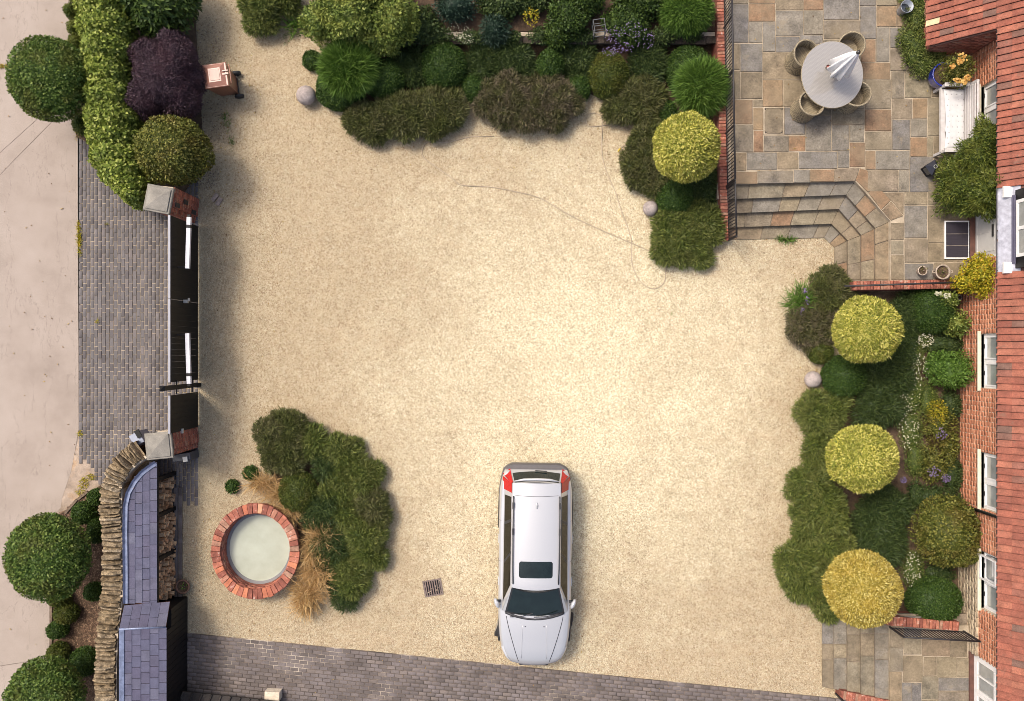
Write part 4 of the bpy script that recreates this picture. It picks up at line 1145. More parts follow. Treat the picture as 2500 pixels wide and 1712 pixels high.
# ------------------------------------------------------------------ round brick well with glass lid of water
cx, cy, _ = W(622.5, 1347, .48)
wl = thing('brick_well', 'round red brick well full of pale water in the gravel', 'well', (cx, cy, 0))
ex, ey = 1.0, 1.09
MB().lathe([(1.0, 0), (1.0, .40), (.83, .40), (.80, .02)], 64, ex, ey).build('shaft_mortar', BRICKOLD, wl)
V, F, A = [], [], []
for (rad, out) in ((1.008, 1), (.815, -1)):
    for c in range(5):
        nb = 30 if out > 0 else 24
        for k in range(nb):
            a0 = 2 * math.pi * (k + (.5 if c % 2 else 0)) / nb + .006; a1 = a0 + 2 * math.pi / nb - .012; n0 = len(V); r = rnd.random()
            z0, z1 = c * .078 + .008, c * .078 + .072; r1 = rad - .03 * out
            for (rr) in (rad, r1):
                for (a, z) in ((a0, z0), (a1, z0), (a1, z1), (a0, z1)): V.append((rr * math.cos(a) * ex, rr * math.sin(a) * ey, z)); A.append(r)
            F += [(n0, n0 + 1, n0 + 2, n0 + 3), (n0 + 3, n0 + 2, n0 + 6, n0 + 7), (n0, n0 + 4, n0 + 5, n0 + 1), (n0 + 4, n0, n0 + 3, n0 + 7), (n0 + 1, n0 + 5, n0 + 6, n0 + 2)]
obj('shaft_bricks', npmesh('shaft_bricks', V, [F], {'rnd': A}), BRICKOLDA, wl, kind='stuff')
nb = 50
for k in range(nb):
    a0 = 2 * math.pi * k / nb + .004 + rnd.uniform(-.004, .004); a1 = 2 * math.pi * (k + 1) / nb - .004; ro = 1.055 + rnd.uniform(-.012, .012); ri = .835 + rnd.uniform(-.008, .008)
    pl = [(r * math.cos(a) * ex, r * math.sin(a) * ey, rnd.uniform(-.003, .003)) for r, a in ((ri, a0), (ro, a0), (ro, a1), (ri, a1))]
    MB().prism(pl, .405, .482 + rnd.uniform(-.006, .006), .008).build('brick', BRICKOLD if rnd.random() < .75 else BRICK, wl)
m, nt, b = new_mat('milky_water'); P = pos(nt)
r_ = ramp_node(nt, [(.3, (.30, .315, .245)), (.7, (.37, .385, .31))]); nt.links.new(noise(nt, P, 2.0, 4), r_.inputs[0]); nt.links.new(r_.outputs[0], b.inputs['Base Color'])
b.inputs['Roughness'].default_value = .04; b.inputs['Coat Weight'].default_value = .6; b.inputs['IOR'].default_value = 1.33
MB().lathe([(0.0001, .055), (.4, .055), (.70, .055), (.735, .057)], 64, ex, ey).build('water', m, wl)
MB().lathe([(.83, .02), (.80, .085), (.735, .075), (.735, .02)], 64, ex, ey).build('rim_ledge', plain('wet_rim', (.12, .115, .12), .3), wl)

# ------------------------------------------------------------------ small things in the yard
def sphere(name, label, px, py, r):
    x, y, _ = W(px, py, r)
    n, m = 28, 16; vs, fs = [], []
    mb = MB(); mb.lathe([(max(.0005, r * math.sin(math.pi * i / m)), r - r * math.cos(math.pi * i / m)) for i in range(m + 1)], n)
    o = mb.build(name, SPHST, None, True, (x, y, -.006)); tag(o, label, 'stone ball', 'stone balls on the gravel')
sphere('stone_ball', 'grey brown stone ball beside the tiny box bush near the bin path', 747, 233, .235)
sphere('stone_ball', 'pale stone ball against the box ball below the terrace wall heather', 1588, 509, .185)
sphere('stone_ball', 'pale grey stone ball at the gravel edge near the house border', 1985, 927, .205)

t = thing('drain_grate', 'small rusty iron drain grate lying in the gravel near the car', 'drain', W(1057, 1435, 0), R(10))
RUST = stone('rusty_iron', [(0, (.15, .115, .10)), (1, (.19, .145, .125))], 'object', .3, 14, 60, .85)
MB().box(-.2, .2, -.19, .19, -.05, .004).build('pit', BLACK, t)
mb = MB()
for (a, b, c, d) in ((-.23, .23, .17, .20), (-.23, .23, -.20, -.17), (-.23, -.19, -.17, .17), (.19, .23, -.17, .17)): mb.box(a, b, c, d, -.02, .02)
mb.build('frame', RUST, t)
for i in range(7): MB().box(-.177 + i * .055, -.153 + i * .055, -.17, .17, -.015, .016).build('bar', RUST, t)
LOOSEB = stone('pale_brick', [(0, (.26, .205, .17)), (1, (.32, .25, .21))], 'object', .35, 9, 50, .9)
for (x, y, rz) in ((524, 482, R(38)), (534, 492, R(34))):
    q = W(x, y, .05); o = MB().box(-.05, .05, -.105, .105, 0, .065, .006).build('loose_brick', LOOSEB, None, loc=q[:2] + (0,), rz=-rz)
    tag(o, 'loose weathered brick lying on gravel below the upper gate pillar' + (', left one of the pair' if x == 524 else ', right one of the pair'), 'brick', 'loose bricks')

HOSE = plain('hose_rubber', (.34, .27, .19), .6, var=.15)
def smoothpath(pts, n=6):
    out = []
    for i in range(len(pts) - 1):
        p0, p1, p2, p3 = pts[max(i - 1, 0)], pts[i], pts[i + 1], pts[min(i + 2, len(pts) - 1)]
        for k in range(n):
            t = k / n
            out.append(tuple(.5 * ((2 * p1[j]) + (-p0[j] + p2[j]) * t + (2 * p0[j] - 5 * p1[j] + 4 * p2[j] - p3[j]) * t * t + (-p0[j] + 3 * p1[j] - 3 * p2[j] + p3[j]) * t ** 3) for j in (0, 1)))
    out.append(pts[-1]); return out
h1 = [(1205, 333), (1145, 335), (1091, 348), (1048, 346), (1032, 362), (1034, 384), (1066, 409), (1102, 434), (1127, 452), (1198, 457), (1257, 468), (1318, 484), (1393, 527), (1472, 564), (1542, 594), (1574, 608), (1600, 622)]
h2 = [(1515, 362), (1537, 344), (1540, 322), (1522, 312), (1494, 305), (1461, 308), (1436, 308), (1429, 292), (1440, 278), (1458, 278), (1470, 294), (1469, 340), (1470, 380), (1483, 427), (1501, 466), (1515, 509), (1537, 570), (1542, 600), (1542, 639), (1557, 679), (1582, 702), (1605, 703), (1622, 687), (1626, 652), (1640, 610)]
for pts, lab in ((h1, 'thin tan garden hose wandering from the long heather to the terrace corner'), (h2, 'tan garden hose with yellow nozzle looping past the standard tree')):
    sp = smoothpath(pts); ob = W(*pts[0])
    t = thing('garden_hose', lab, 'hose', ob)
    MB().tube([(W(x, y)[0] - ob[0], W(x, y)[1] - ob[1], .016 + .006 * math.sin(i * .9)) for i, (x, y) in enumerate(sp)], .011, 6).build('hose_pipe', HOSE, t, True)
    if pts is h2: MB().tube([(0, 0, .018), (-.04, -.05, .02), (-.07, -.09, .02)], [.014, .02, .013], 8).build('nozzle', plain('yellow_plastic', (.55, .40, .03), .4), t, True)

# wheelie bin
bx, by, _ = W(527, 184, 1.02)
t = thing('wheelie_bin', 'brown wheeled rubbish bin standing beside the purple shrub', 'bin', (bx, by, 0), R(8))
BIN = plain('bin_plastic', (.20, .085, .05), .4, var=.12, spec=.5); BINL = plain('bin_lid', (.27, .125, .085), .3, var=.1, spec=.6)
def frus(x0, x1, y0, y1, z0, X0, X1, Y0, Y1, z1):
    return MB().add([(x0, y0, z0), (x1, y0, z0), (x1, y1, z0), (x0, y1, z0), (X0, Y0, z1), (X1, Y0, z1), (X1, Y1, z1), (X0, Y1, z1)], [(3, 2, 1, 0), (4, 5, 6, 7), (0, 1, 5, 4), (1, 2, 6, 5), (2, 3, 7, 6), (3, 0, 4, 7)])
frus(-.20, .22, -.20, .20, .04, -.27, .26, -.26, .26, .97).build('bin_body', BIN, t)
MB().box(-.29, .27, -.28, .28, .97, 1.02, .015).build('lid_base', BINL, t)
frus(-.27, .22, -.26, .26, 1.02, -.16, .12, -.16, .16, 1.065).build('lid', BINL, t)
MB().box(-.13, .10, -.13, .13, 1.065, 1.075, .004).build('lid_panel', plain('bin_lid_pale', (.34, .18, .135), .35), t)
MB().tube([(.30, -.22, .98), (.33, -.22, 1.0), (.33, .22, 1.0), (.30, .22, .98)], .014, 8).build('handle', BINL, t, True)
MB().box(.16, .30, -.02, .02, 1.03, 1.05).box(.16, .30, .06, .085, 1.03, 1.05).build('lid_hinge', BINL, t)
for s in (-1, 1):
    wq = obj('wheel', MB().tube([(.25, s * .25, .11), (.25, s * .31, .11)], .11, 20).me('wheel', True), RUBBER, t)
MB().tube([(.25, -.25, .11), (.25, .25, .11)], .014, 6).build('axle', IRON, t)

# ------------------------------------------------------------------ terrace furniture
def weave_mat(name, c0, c1, su=60, sv=26, dk=.45, coat=0.0, rough=.7, ang=0.0, mode='POS'):
    m, nt, b = new_mat(name)
    tc = nt.nodes.new('ShaderNodeTexCoord'); mp = nt.nodes.new('ShaderNodeMapping'); mp.inputs['Rotation'].default_value = (0, 0, ang); nt.links.new(tc.outputs['Object'], mp.inputs[0])
    br = nt.nodes.new('ShaderNodeTexBrick'); br.inputs['Scale'].default_value = 1.0; br.inputs['Brick Width'].default_value = 1 / su; br.inputs['Row Height'].default_value = 1 / sv
    br.inputs['Mortar Size'].default_value = .0035; br.inputs['Color1'].default_value = (*c0, 1); br.inputs['Color2'].default_value = (*c1, 1); br.inputs['Mortar'].default_value = (c0[0] * dk, c0[1] * dk, c0[2] * dk, 1)
    nt.links.new(mp.outputs[0], br.inputs['Vector'])
    nt.links.new(br.outputs['Color'], b.inputs['Base Color']); b.inputs['Roughness'].default_value = rough
    b.inputs['Coat Weight'].default_value = coat; b.inputs['Coat Roughness'].default_value = .02; b.inputs['Coat IOR'].default_value = 1.9
    return m
RAT = weave_mat('rattan', (.25, .20, .125), (.33, .27, .175), 30, 40)
RATT = weave_mat('rattan_table', (.25, .232, .21), (.27, .25, .225), 22, 34, .8, coat=1.0, ang=R(12))
tx, ty, _ = W(2032, 182.5, T + .74)
t = thing('garden_table', 'round glass topped rattan table in the middle of the terrace', 'table', (tx, ty, T))
sx, sy = .715, .775
MB().lathe([(.0001, .742), (.6, .742), (.985, .742), (.99, .736)], 64, sx, sy).build('table_top', RATT, t)
MB().lathe([(.985, .743), (1.0, .738), (1.0, .69), (.96, .68), (.0001, .70)], 64, sx, sy).build('rim', RAT, t, True)
MB().lathe([(.30, .69), (.24, .4), (.26, .08), (.36, 0)], 24).build('pedestal', RAT, t, True)
t = thing('parasol', 'closed white parasol standing through the round table', 'parasol', (tx, ty, T))
MB().tube([(0, 0, 0), (0, 0, 2.36)], .02, 12).build('pole', plain('dark_metal', (.06, .055, .05), .4, .5), t, True)
def lobes(r, z, a):
    k = min(1, max(0, (2.32 - z) / 1.1)); return r * (1 + .34 * k * math.cos(8 * a)), z + .05 * k * math.cos(8 * a)
MB().lathe([(.20, 1.14), (.215, 1.16), (.19, 1.45), (.15, 1.8), (.095, 2.12), (.05, 2.30), (.012, 2.36)], 96, fn=lobes).build('canopy', plain('parasol_cloth', (.74, .73, .73), .8, spec=.1, var=.04), t, True)
MB().lathe([(.19, 1.15), (.14, 1.3), (.09, 1.7), (.03, 2.2)], 32).build('canopy_lining', CLOTH, t, True)
MB().lathe([(.042, 2.34), (.046, 2.37), (.035, 2.40), (.0005, 2.41)], 16).build('finial', MATS['dark_metal'], t, True)
MB().lathe([(.05, .745), (.05, .79), (.03, .82), (.022, .82)], 16).build('pole_collar', MATS['dark_metal'], t, True)
t = thing('candle_jar', 'small red candle jar on the table beside the parasol', 'candle', W(2020, 164, T + .78)[:2] + (T + .744,))
MB().lathe([(.03, 0), (.042, .02), (.042, .09), (.036, .09), (.036, .06)], 16).build('jar', plain('clay_jar', (.13, .08, .06), .3), t, True); MB().lathe([(.0005, .06), (.036, .06)], 16).build('wax', plain('red_wax', (.33, .10, .08), .5), t)
def chair(px, py, label):
    x, y, _ = W(px, py, T + .72); a = math.atan2(ty - y, tx - x)
    t = thing('rattan_chair', label, 'chair', (x, y, T), a, 'rattan chairs round the table')
    r = .285; ao = R(62)
    def wall(rr, z, an):
        k = (math.cos(an - math.pi) + 1) / 2; return rr * (1 + .0 * k), z if z < .5 else z + .16 * k
    MB().lathe([(r - .005, .40), (r + .012, .60), (r + .02, .645)], 36, a0=ao, a1=2 * math.pi - ao, fn=wall).lathe([(r - .01, .645), (r - .022, .60), (r - .04, .40)], 36, a0=ao, a1=2 * math.pi - ao, fn=wall).build('tub_back', RAT, t, True)
    pts = []
    for i in range(37):
        an = ao + (2 * math.pi - 2 * ao) * i / 36; k = (math.cos(an - math.pi) + 1) / 2; pts.append(((r + .006) * math.cos(an), (r + .006) * math.sin(an), .645 + .16 * k))
    MB().tube(pts, .024, 8).build('rim', RAT, t, True)
    MB().lathe([(.0001, .415), (r - .03, .415), (r - .005, .39)], 32).build('seat', RAT, t)
    MB().lathe([(r - .005, .39), (r - .02, .2), (r + .015, .02)], 32).build('skirt', RAT, t, True)
    for k in range(4):
        an = math.pi / 4 + k * math.pi / 2; MB().tube([(.2 * math.cos(an), .2 * math.sin(an), .4), (.26 * math.cos(an), .26 * math.sin(an), 0)], .018, 6).build('leg', RAT, t)
chair(1968, 131, 'rattan tub chair on the upper left side of the round table')
chair(2079, 112, 'rattan tub chair behind the parasol top on the upper right of the table')
chair(2093, 229, 'rattan tub chair on the lower right side of the round table')
chair(1982, 252, 'rattan tub chair on the lower left side of the round table')

# bench with buttoned cushion
bx0, bx1 = W(2299, 0, 1.08)[0], W(2352, 0, 1.08)[0]; by0, by1 = W(0, 371, 1.08)[1], W(0, 212, 1.08)[1]
t = thing('garden_bench', 'white slatted wooden bench standing against the house wall', 'bench', ((bx0 + bx1) / 2, (by0 + by1) / 2, T))
hx, hy = (bx1 - bx0) / 2, (by1 - by0) / 2
for i in range(4): MB().box(-hx + i * .12, -hx + i * .12 + .10, -hy + .05, hy - .05, .40, .425, .004).build('seat_slat', WHITEW, t)
MB().box(-hx - .012, -hx + .02, -hy, hy, .34, .43, .005).build('front_rail', WHITEW, t)
for s in (-1, 1):
    MB().box(-hx - .01, hx + .06, s * (hy) - .045, s * hy + .045, .62, .65, .006).build('armrest', WHITEW, t)
    MB().box(-hx, -hx + .06, s * hy - .03, s * hy + .03, 0, .62, .004).build('leg', WHITEW, t)
    MB().add([(hx - .01, s * hy - .03, 0), (hx + .05, s * hy - .03, 0), (hx + .05, s * hy + .03, 0), (hx - .01, s * hy + .03, 0), (hx + .07, s * hy - .03, .95), (hx + .12, s * hy - .03, .95), (hx + .12, s * hy + .03, .95), (hx + .07, s * hy + .03, .95)], [(3, 2, 1, 0), (4, 5, 6, 7), (0, 1, 5, 4), (1, 2, 6, 5), (2, 3, 7, 6), (3, 0, 4, 7)]).build('leg', WHITEW, t)
for i in range(5):
    z = .47 + i * .088; x = hx - .0 + (z - .4) * .13
    MB().box(x, x + .022, -hy + .03, hy - .03, z, z + .07, .004).build('back_slat', WHITEW, t)
MB().box(hx + .065, hx + .115, -hy - .02, hy + .02, .93, .985, .008).build('top_rail', WHITEW, t)
# cushion
n, m = 46, 18; vs, fs = [], []
for side in (1, -1):
    for i in range(n + 1):
        for j in range(m + 1):
            u, v = i / n, j / m
            e = min(u, 1 - u, .12) / .12; f = min(v, 1 - v, .2) / .2; ed = (1 - (1 - e) ** 2) ** .5 * (1 - (1 - f) ** 2) ** .5
            tuft = 1 - .62 * (max(0, math.cos(u * 11 * 2 * math.pi)) * max(0, math.cos((v * 3.5) * 2 * math.pi))) ** 3
            x = -hx + .03 + v * (2 * hx - .02) + .05 * math.sin(u * 3.1) * (1 - v) + .02 * (u < .3) * (1 - v)
            y = -hy + .055 + u * (2 * hy - .12)
            vs.append((x, y, .43 + (.045 + side * .048 * ed * tuft)))
k = (n + 1) * (m + 1)
for i in range(n):
    for j in range(m):
        a = i * (m + 1) + j; fs += [(a, a + m + 1, a + m + 2, a + 1)[::-1], (k + a, k + a + 1, k + a + m + 2, k + a + m + 1)[::-1]]
b_ = Vector(t.location); o = MB().add(vs, fs).build('bench_cushion', CLOTH, None, True, loc=b_); tag(o, 'white buttoned seat cushion lying askew on the white bench', 'cushion')
bm_ = MB().lathe([(.0005, .008), (.010, .006), (.013, 0)], 8).me('button'); bm_.materials.append(plain('button_grey', (.20, .19, .185), .8))
for i in range(1, 11):
    for j in range(4):
        u, v = i / 11, (j + .35 + .3 * (i % 2)) / 4
        obj('button', bm_, None, o, (-hx + .03 + v * (2 * hx - .02) + .05 * math.sin(u * 3.1) * (1 - v), -hy + .055 + u * (2 * hy - .12), .43 + .045 + .040))

# pots, bucket, lantern, mat
BLUE = plain('blue_glaze', (.012, .02, .20), .15, spec=.7, coat=.8, var=.1)
x, y, _ = W(2300, 186, T + .35)
t = thing('plant_pot', 'large glazed cobalt blue pot by the wing wall', 'pot', (x, y, T))
MB().lathe([(.17, 0), (.25, .15), (.285, .32), (.27, .45), (.285, .48), (.25, .48), (.24, .42)], 32).build('pot_body', BLUE, t, True); MB().lathe([(.0001, .43), (.24, .43)], 24).build('pot_soil', EARTH, t)
GALV = MATS['galvanised']
x, y, _ = W(2212, 18, T + .3)
t = thing('metal_bucket', 'galvanised metal bucket at the top of the terrace by the wing', 'bucket', (x, y, T))
MB().lathe([(.10, 0), (.145, .36), (.152, .37), (.14, .37), (.098, .02), (.0005, .02)], 28).build('bucket_body', plain('zinc', (.30, .32, .35), .4, .4, var=.2), t, True)
MB().tube([(.145 * math.cos(a), .145 * math.sin(a), .36 + .02 * 0) for a in [i * .2 for i in range(17)]], .006, 6).build('handle', IRON, t)
MB().lathe([(.0005, .2), (.125, .2)], 20).build('bucket_water', PANEDARK, t)
x, y, _ = W(2277, 410, T + .3)
t = thing('lantern', 'black metal lantern standing between the bench and the wall shrub', 'lantern', (x, y, T), R(35))
s = .115
MB().box(-s, s, -s, s, 0, .03, .006).build('base', BLACK, t)
for a in (-1, 1):
    for b in (-1, 1): MB().box(a * s * .9 - .01, a * s * .9 + .01, b * s * .9 - .01, b * s * .9 + .01, .03, .34).build('corner_post', BLACK, t)
MB().box(-s * .85, s * .85, -s * .85, s * .85, .031, .335).build('glass', PANEDARK, t)
MB().add([(-s * 1.2, -s * 1.2, .34), (s * 1.2, -s * 1.2, .34), (s * 1.2, s * 1.2, .34), (-s * 1.2, s * 1.2, .34), (-.04, -.04, .44), (.04, -.04, .44), (.04, .04, .44), (-.04, .04, .44)], [(3, 2, 1, 0), (4, 5, 6, 7), (0, 1, 5, 4), (1, 2, 6, 5), (2, 3, 7, 6), (3, 0, 4, 7)]).build('roof', plain('lantern_metal', (.035, .035, .045), .35, .4), t)
MB().tube([(.04 * math.cos(i * .524), .04 * math.sin(i * .524), .455) for i in range(13)], .009, 6).build('ring', GALV, t)
a = W(2307, 539, T + .06); b = W(2368, 632, T + .06)
t = thing('door_mat', 'dark ribbed door mat in a white frame before the front door', 'door mat', ((a[0] + b[0]) / 2, (a[1] + b[1]) / 2, T))
hx, hy = (b[0] - a[0]) / 2, (a[1] - b[1]) / 2
mb = MB(); f = .03
for (p, q, r, s) in ((-hx, hx, hy - f, hy), (-hx, hx, -hy, -hy + f), (-hx, -hx + f, -hy + f, hy - f), (hx - f, hx, -hy + f, hy - f)): mb.box(p, q, r, s, 0, .06, .004)
mb.build('frame', WHITE, t)
MATM = weave_mat('mat_fibre', (.025, .018, .03), (.04, .03, .045), 4, 90)
h3 = (2 * hy - 2 * f) / 3
for i in range(3): MB().box(-hx + f, hx - f, -hy + f + i * h3 + .005, -hy + f + (i + 1) * h3 - .005, 0, .045).build('mat_panel', MATM, t)
MB().box(-hx + f, hx - f, -hy + f, hy - f, 0, .035).build('mat_backing', PALEMORTAR, t)
CLAY = stone('pale_clay', [(0, (.30, .24, .185)), (1, (.36, .29, .23))], 'object', .3, 9, 50, .9, .3, 40, spot=((.24, .14, .085), 6, .6, .5))
for (px, py, r, hh, lab, hd) in ((2253, 661, .105, .22, 'small pale clay pot standing on the terrace by the brick wall', 0), (2303, 664, .165, .36, 'large clay pot with two handles on the terrace by the brick wall', 1)):
    x, y, _ = W(px, py, T + hh)
    t = thing('clay_pot', lab, 'pot', (x, y, T))
    MB().lathe([(r * .62, 0), (r * .95, hh * .6), (r * .98, hh * .9), (r * 1.08, hh * .93), (r * 1.08, hh), (r * .88, hh), (r * .85, hh * .85)], 28).build('pot_body', CLAY, t, True)
    MB().lathe([(.0005, hh * .86), (r * .87, hh * .86)], 20).build('pot_soil', EARTH, t)
    if hd:
        for s in (1, -1): MB().tube([(s * r * 1.0, -.02, hh * .9), (s * (r + .07), -.02, hh * .92), (s * (r + .07), .03, hh * .85), (s * r * .96, .03, hh * .8)], .014, 6).build('handle', CLAY, t, True)
x, y, _ = W(448, 1431, .12)
t = thing('terracotta_pot', 'round brown terracotta pot on the gravel beside the log store', 'pot', (x, y, 0))
TC = plain('dark_terracotta', (.13, .068, .045), .8, var=.25)
MB().lathe([(.11, 0), (.155, .16), (.175, .17), (.175, .2), (.14, .2), (.135, .16)], 28).build('pot_body', TC, t, True); MB().lathe([(.0005, .165), (.14, .165)], 20).build('pot_soil', EARTH, t)
# wire frame standing in the raised border
WIRE = plain('wire_grey', (.10, .10, .10), .5, .3)
t = thing('wire_stand', 'pale metal wire plant stand among the purple asters', 'plant stand', W(1463, 66, U + .5)[:2] + (U,), R(8))
for a in (-1, 1):
    for b in (-1, 1): MB().tube([(a * .13, b * .15, 0), (a * .13, b * .15, .6)], .012, 6).build('upright', WIRE, t)
for z in (.3, .6):
    for p, q in (((-1, -1), (1, -1)), ((1, -1), (1, 1)), ((1, 1), (-1, 1)), ((-1, 1), (-1, -1)), ((-1, 0), (1, 0))): MB().tube([(p[0] * .13, p[1] * .15, z), (q[0] * .13, q[1] * .15, z)], .010, 6).build('cross_bar', WIRE, t)
t = thing('wall_lamp', 'small grey bowl light standing at the foot of the house wall', 'lamp', W(2341, 727, .3)[:2] + (0,))
MB().lathe([(.05, 0), (.05, .2), (.085, .24), (.09, .3), (.075, .33), (.0005, .34)], 20).build('lamp_body', plain('lamp_grey', (.20, .17, .17), .6), t, True); MB().lathe([(.04, .335), (.04, .345), (.0005, .346)], 14).build('lamp_lens', PANEDARK, t)
# ------------------------------------------------------------------ the silver estate car
m, nt, b = new_mat('car_paint'); P = pos(nt)
fl_ = noise(nt, P, 900, 1)
nt.links.new(mixrgb(nt, maprange(nt, fl_, .3, .7), (.40, .40, .41), (.46, .46, .47)), b.inputs['Base Color'])
b.inputs['Metallic'].default_value = .25; b.inputs['Roughness'].default_value = .34; b.inputs['Coat Weight'].default_value = .9; b.inputs['Coat Roughness'].default_value = .04
PAINT = m
CGLASS = plain('car_glass', (.008, .014, .014), .04, spec=.45, var=.3, vs=4); SIDEG = plain('car_side_glass', (.012, .011, .007), .08, spec=.16, var=.3, vs=4)
TRIM = plain('car_trim', (.022, .022, .025), .5, var=.15); BUMP = plain('bumper_plastic', (.085, .078, .08), .5, var=.1)
RED = plain('tail_light', (.40, .006, .008), .25, spec=.3, var=.2, vs=30); LAMP = glassy('head_light', (.55, .57, .6), .08)
SEAM = plain('panel_gap', (.03, .03, .035), .6); ALLOY = plain('alloy', (.45, .45, .47), .3, .8)

def interp(ys, vs):
    ys = np.array(ys); vs = np.array(vs, float)
    d = np.gradient(vs, ys)
    def f(y):
        y = np.clip(y, ys[0], ys[-1]); i = int(np.clip(np.searchsorted(ys, y) - 1, 0, len(ys) - 2)); h = ys[i + 1] - ys[i]; t = (y - ys[i]) / h
        return float((2 * t ** 3 - 3 * t ** 2 + 1) * vs[i] + (t ** 3 - 2 * t ** 2 + t) * h * d[i] + (-2 * t ** 3 + 3 * t ** 2) * vs[i + 1] + (t ** 3 - t ** 2) * h * d[i + 1])
    return f
fw = interp([-2.385, -2.34, -2.24, -2.05, -1.75, -1.3, 0, 1.4, 1.9, 2.15, 2.3, 2.385], [.30, .47, .615, .735, .815, .855, .865, .865, .845, .79, .72, .56])
fws = interp([-2.385, -2.24, -2.05, -1.75, -1.3, 0, 1.4, 1.9, 2.15, 2.3, 2.385], [.25, .54, .655, .735, .78, .80, .80, .775, .74, .69, .56])
fzs = interp([-2.385, -2.3, -2.1, -1.75, -1.25, -.6, .6, 1.6, 2.1, 2.3, 2.385], [.55, .62, .71, .80, .885, .915, .93, .955, .955, .86, .70])
fzc = interp([-2.385, -2.3, -2.1, -1.75, -1.25, -.6, .6, 1.6, 2.1, 2.3, 2.385], [.58, .665, .78, .885, .985, 1.0, .99, .99, .985, .90, .72])
def sec(y):
    w, ws, zs_, zc = fw(y), fws(y), fzs(y), fzc(y); zb = .20
    pts = [(w * .90, zb), (w * .965, zb + .06), (w * .985, zb + .16), (w, zb + (zs_ - zb) * .5), (w * .99, zb + (zs_ - zb) * .78), (ws + (w - ws) * .55, zb + (zs_ - zb) * .93), (ws, zs_)]
    for k in (.85, .62, .36, .0):
        pts.append((ws * k, zs_ + (zc - zs_) * (1 - k ** 2.2)))
    return pts
def ztop(x, y):
    ws, zs_, zc = fws(y), fzs(y), fzc(y); k = min(1, abs(x) / ws); return zs_ + (zc - zs_) * (1 - k ** 2.2)
car = thing('estate_car', 'silver estate car with black sunroof parked on the gravel', 'car', (.545, -5.107, 0), -.012)
NS = 60; ys_ = [-2.385 + (4.77 - .10) * i / NS for i in range(NS + 1)]
vs, fs = [], []
for y in ys_:
    s = sec(y); full = s + [(-x, z) for x, z in reversed(s[:-1])]
    vs += [(x, y, z) for x, z in full]
mm = 2 * len(sec(0)) - 1
for i in range(NS):
    for k in range(mm - 1): fs.append((i * mm + k, i * mm + mm + k, i * mm + mm + k + 1, i * mm + k + 1))
fs.append(tuple(range(mm))); fs.append(tuple(range(NS * mm + mm - 1, NS * mm - 1, -1)))
MB().add(vs, fs).build('body', PAINT, car, True)
# bumpers: a plastic shell round each end
def shell(y0, y1, zlo, zhi, grow, mat, nm, n=14):
    vs, fs = [], []
    yy = [y0 + (y1 - y0) * i / n for i in range(n + 1)]
    loop = [(fw(y) + grow, y) for y in yy] ; 
    end = y1; 
    path = [(x, y + (grow if y1 > 0 else -grow)) for x, y in loop] + [(-x, y + (grow if y1 > 0 else -grow)) for x, y in reversed(loop)]
    for (x, y) in path: vs += [(x, y, zlo), (x * 1.0, y, (zlo + zhi) / 2), (x * .985, y, zhi), (x * .90, y - (.07 if y1 > 0 else -.07), zhi + .02)]
    for i in range(len(path) - 1):
        for k in range(3): fs.append((i * 4 + k, i * 4 + 4 + k, i * 4 + 5 + k, i * 4 + 1 + k))
    MB().add(vs, fs).build(nm, mat, car, True)
shell(1.55, 2.385, .24, .60, .016, BUMP, 'rear_bumper'); shell(-1.75, -2.385, .24, .44, .012, PAINT, 'front_bumper')
# greenhouse: bilinear patches between belt line and roof edge
def patch(A, B_, C, D, n, mth, bul=(0, 0, 0), off=0.0, u0=0., u1=1., v0=0., v1=1.):
    """A->B along u at v=0, D->C along u at v=1"""
    A, B_, C, D = map(Vector, (A, B_, C, D)); vs, fs = [], []
    nrm = (B_ - A).cross(D - A).normalized()
    for i in range(n + 1):
        for j in range(mth + 1):
            u = u0 + (u1 - u0) * i / n; v = v0 + (v1 - v0) * j / mth
            p = (A * (1 - u) + B_ * u) * (1 - v) + (D * (1 - u) + C * u) * v
            p = p + Vector(bul) * (4 * u * (1 - u)) + nrm * off
            vs.append(p)
    for i in range(n):
        for j in range(mth): a = i * (mth + 1) + j; fs.append((a, a + mth + 1, a + mth + 2, a + 1))
    return vs, fs
WSb, WSt = (.70, -1.04, .93), (.545, -.33, 1.375)
RGb, RGt = (.60, 2.24, .95), (.535, 2.03, 1.365)
SBf, SBr = (.775, -1.0, .915), (.755, 2.17, .955)
mir = lambda p: (-p[0], p[1], p[2])
def addpatch(nm, mat, *a, **k):
    v, f = patch(*a, **k); return MB().add(v, f).build(nm, mat, car, True)
addpatch('windscreen_surround', TRIM, mir(WSb), WSb, WSt, mir(WSt), 16, 6, bul=(0, -.11, .03))
addpatch('windscreen', CGLASS, mir(WSb), WSb, WSt, mir(WSt), 16, 6, bul=(0, -.11, .03), off=.006, u0=.03, u1=.97, v0=.10, v1=.985)
addpatch('tailgate', PAINT, RGb, mir(RGb), mir(RGt), RGt, 12, 6, bul=(0, .05, .0))
addpatch('rear_window', CGLASS, RGb, mir(RGb), mir(RGt), RGt, 12, 6, bul=(0, .05, .0), off=.006, u0=.03, u1=.97, v0=.06, v1=.9)
Lf = (.55, -.34, 1.372); Lr = (.548, 2.05, 1.362)
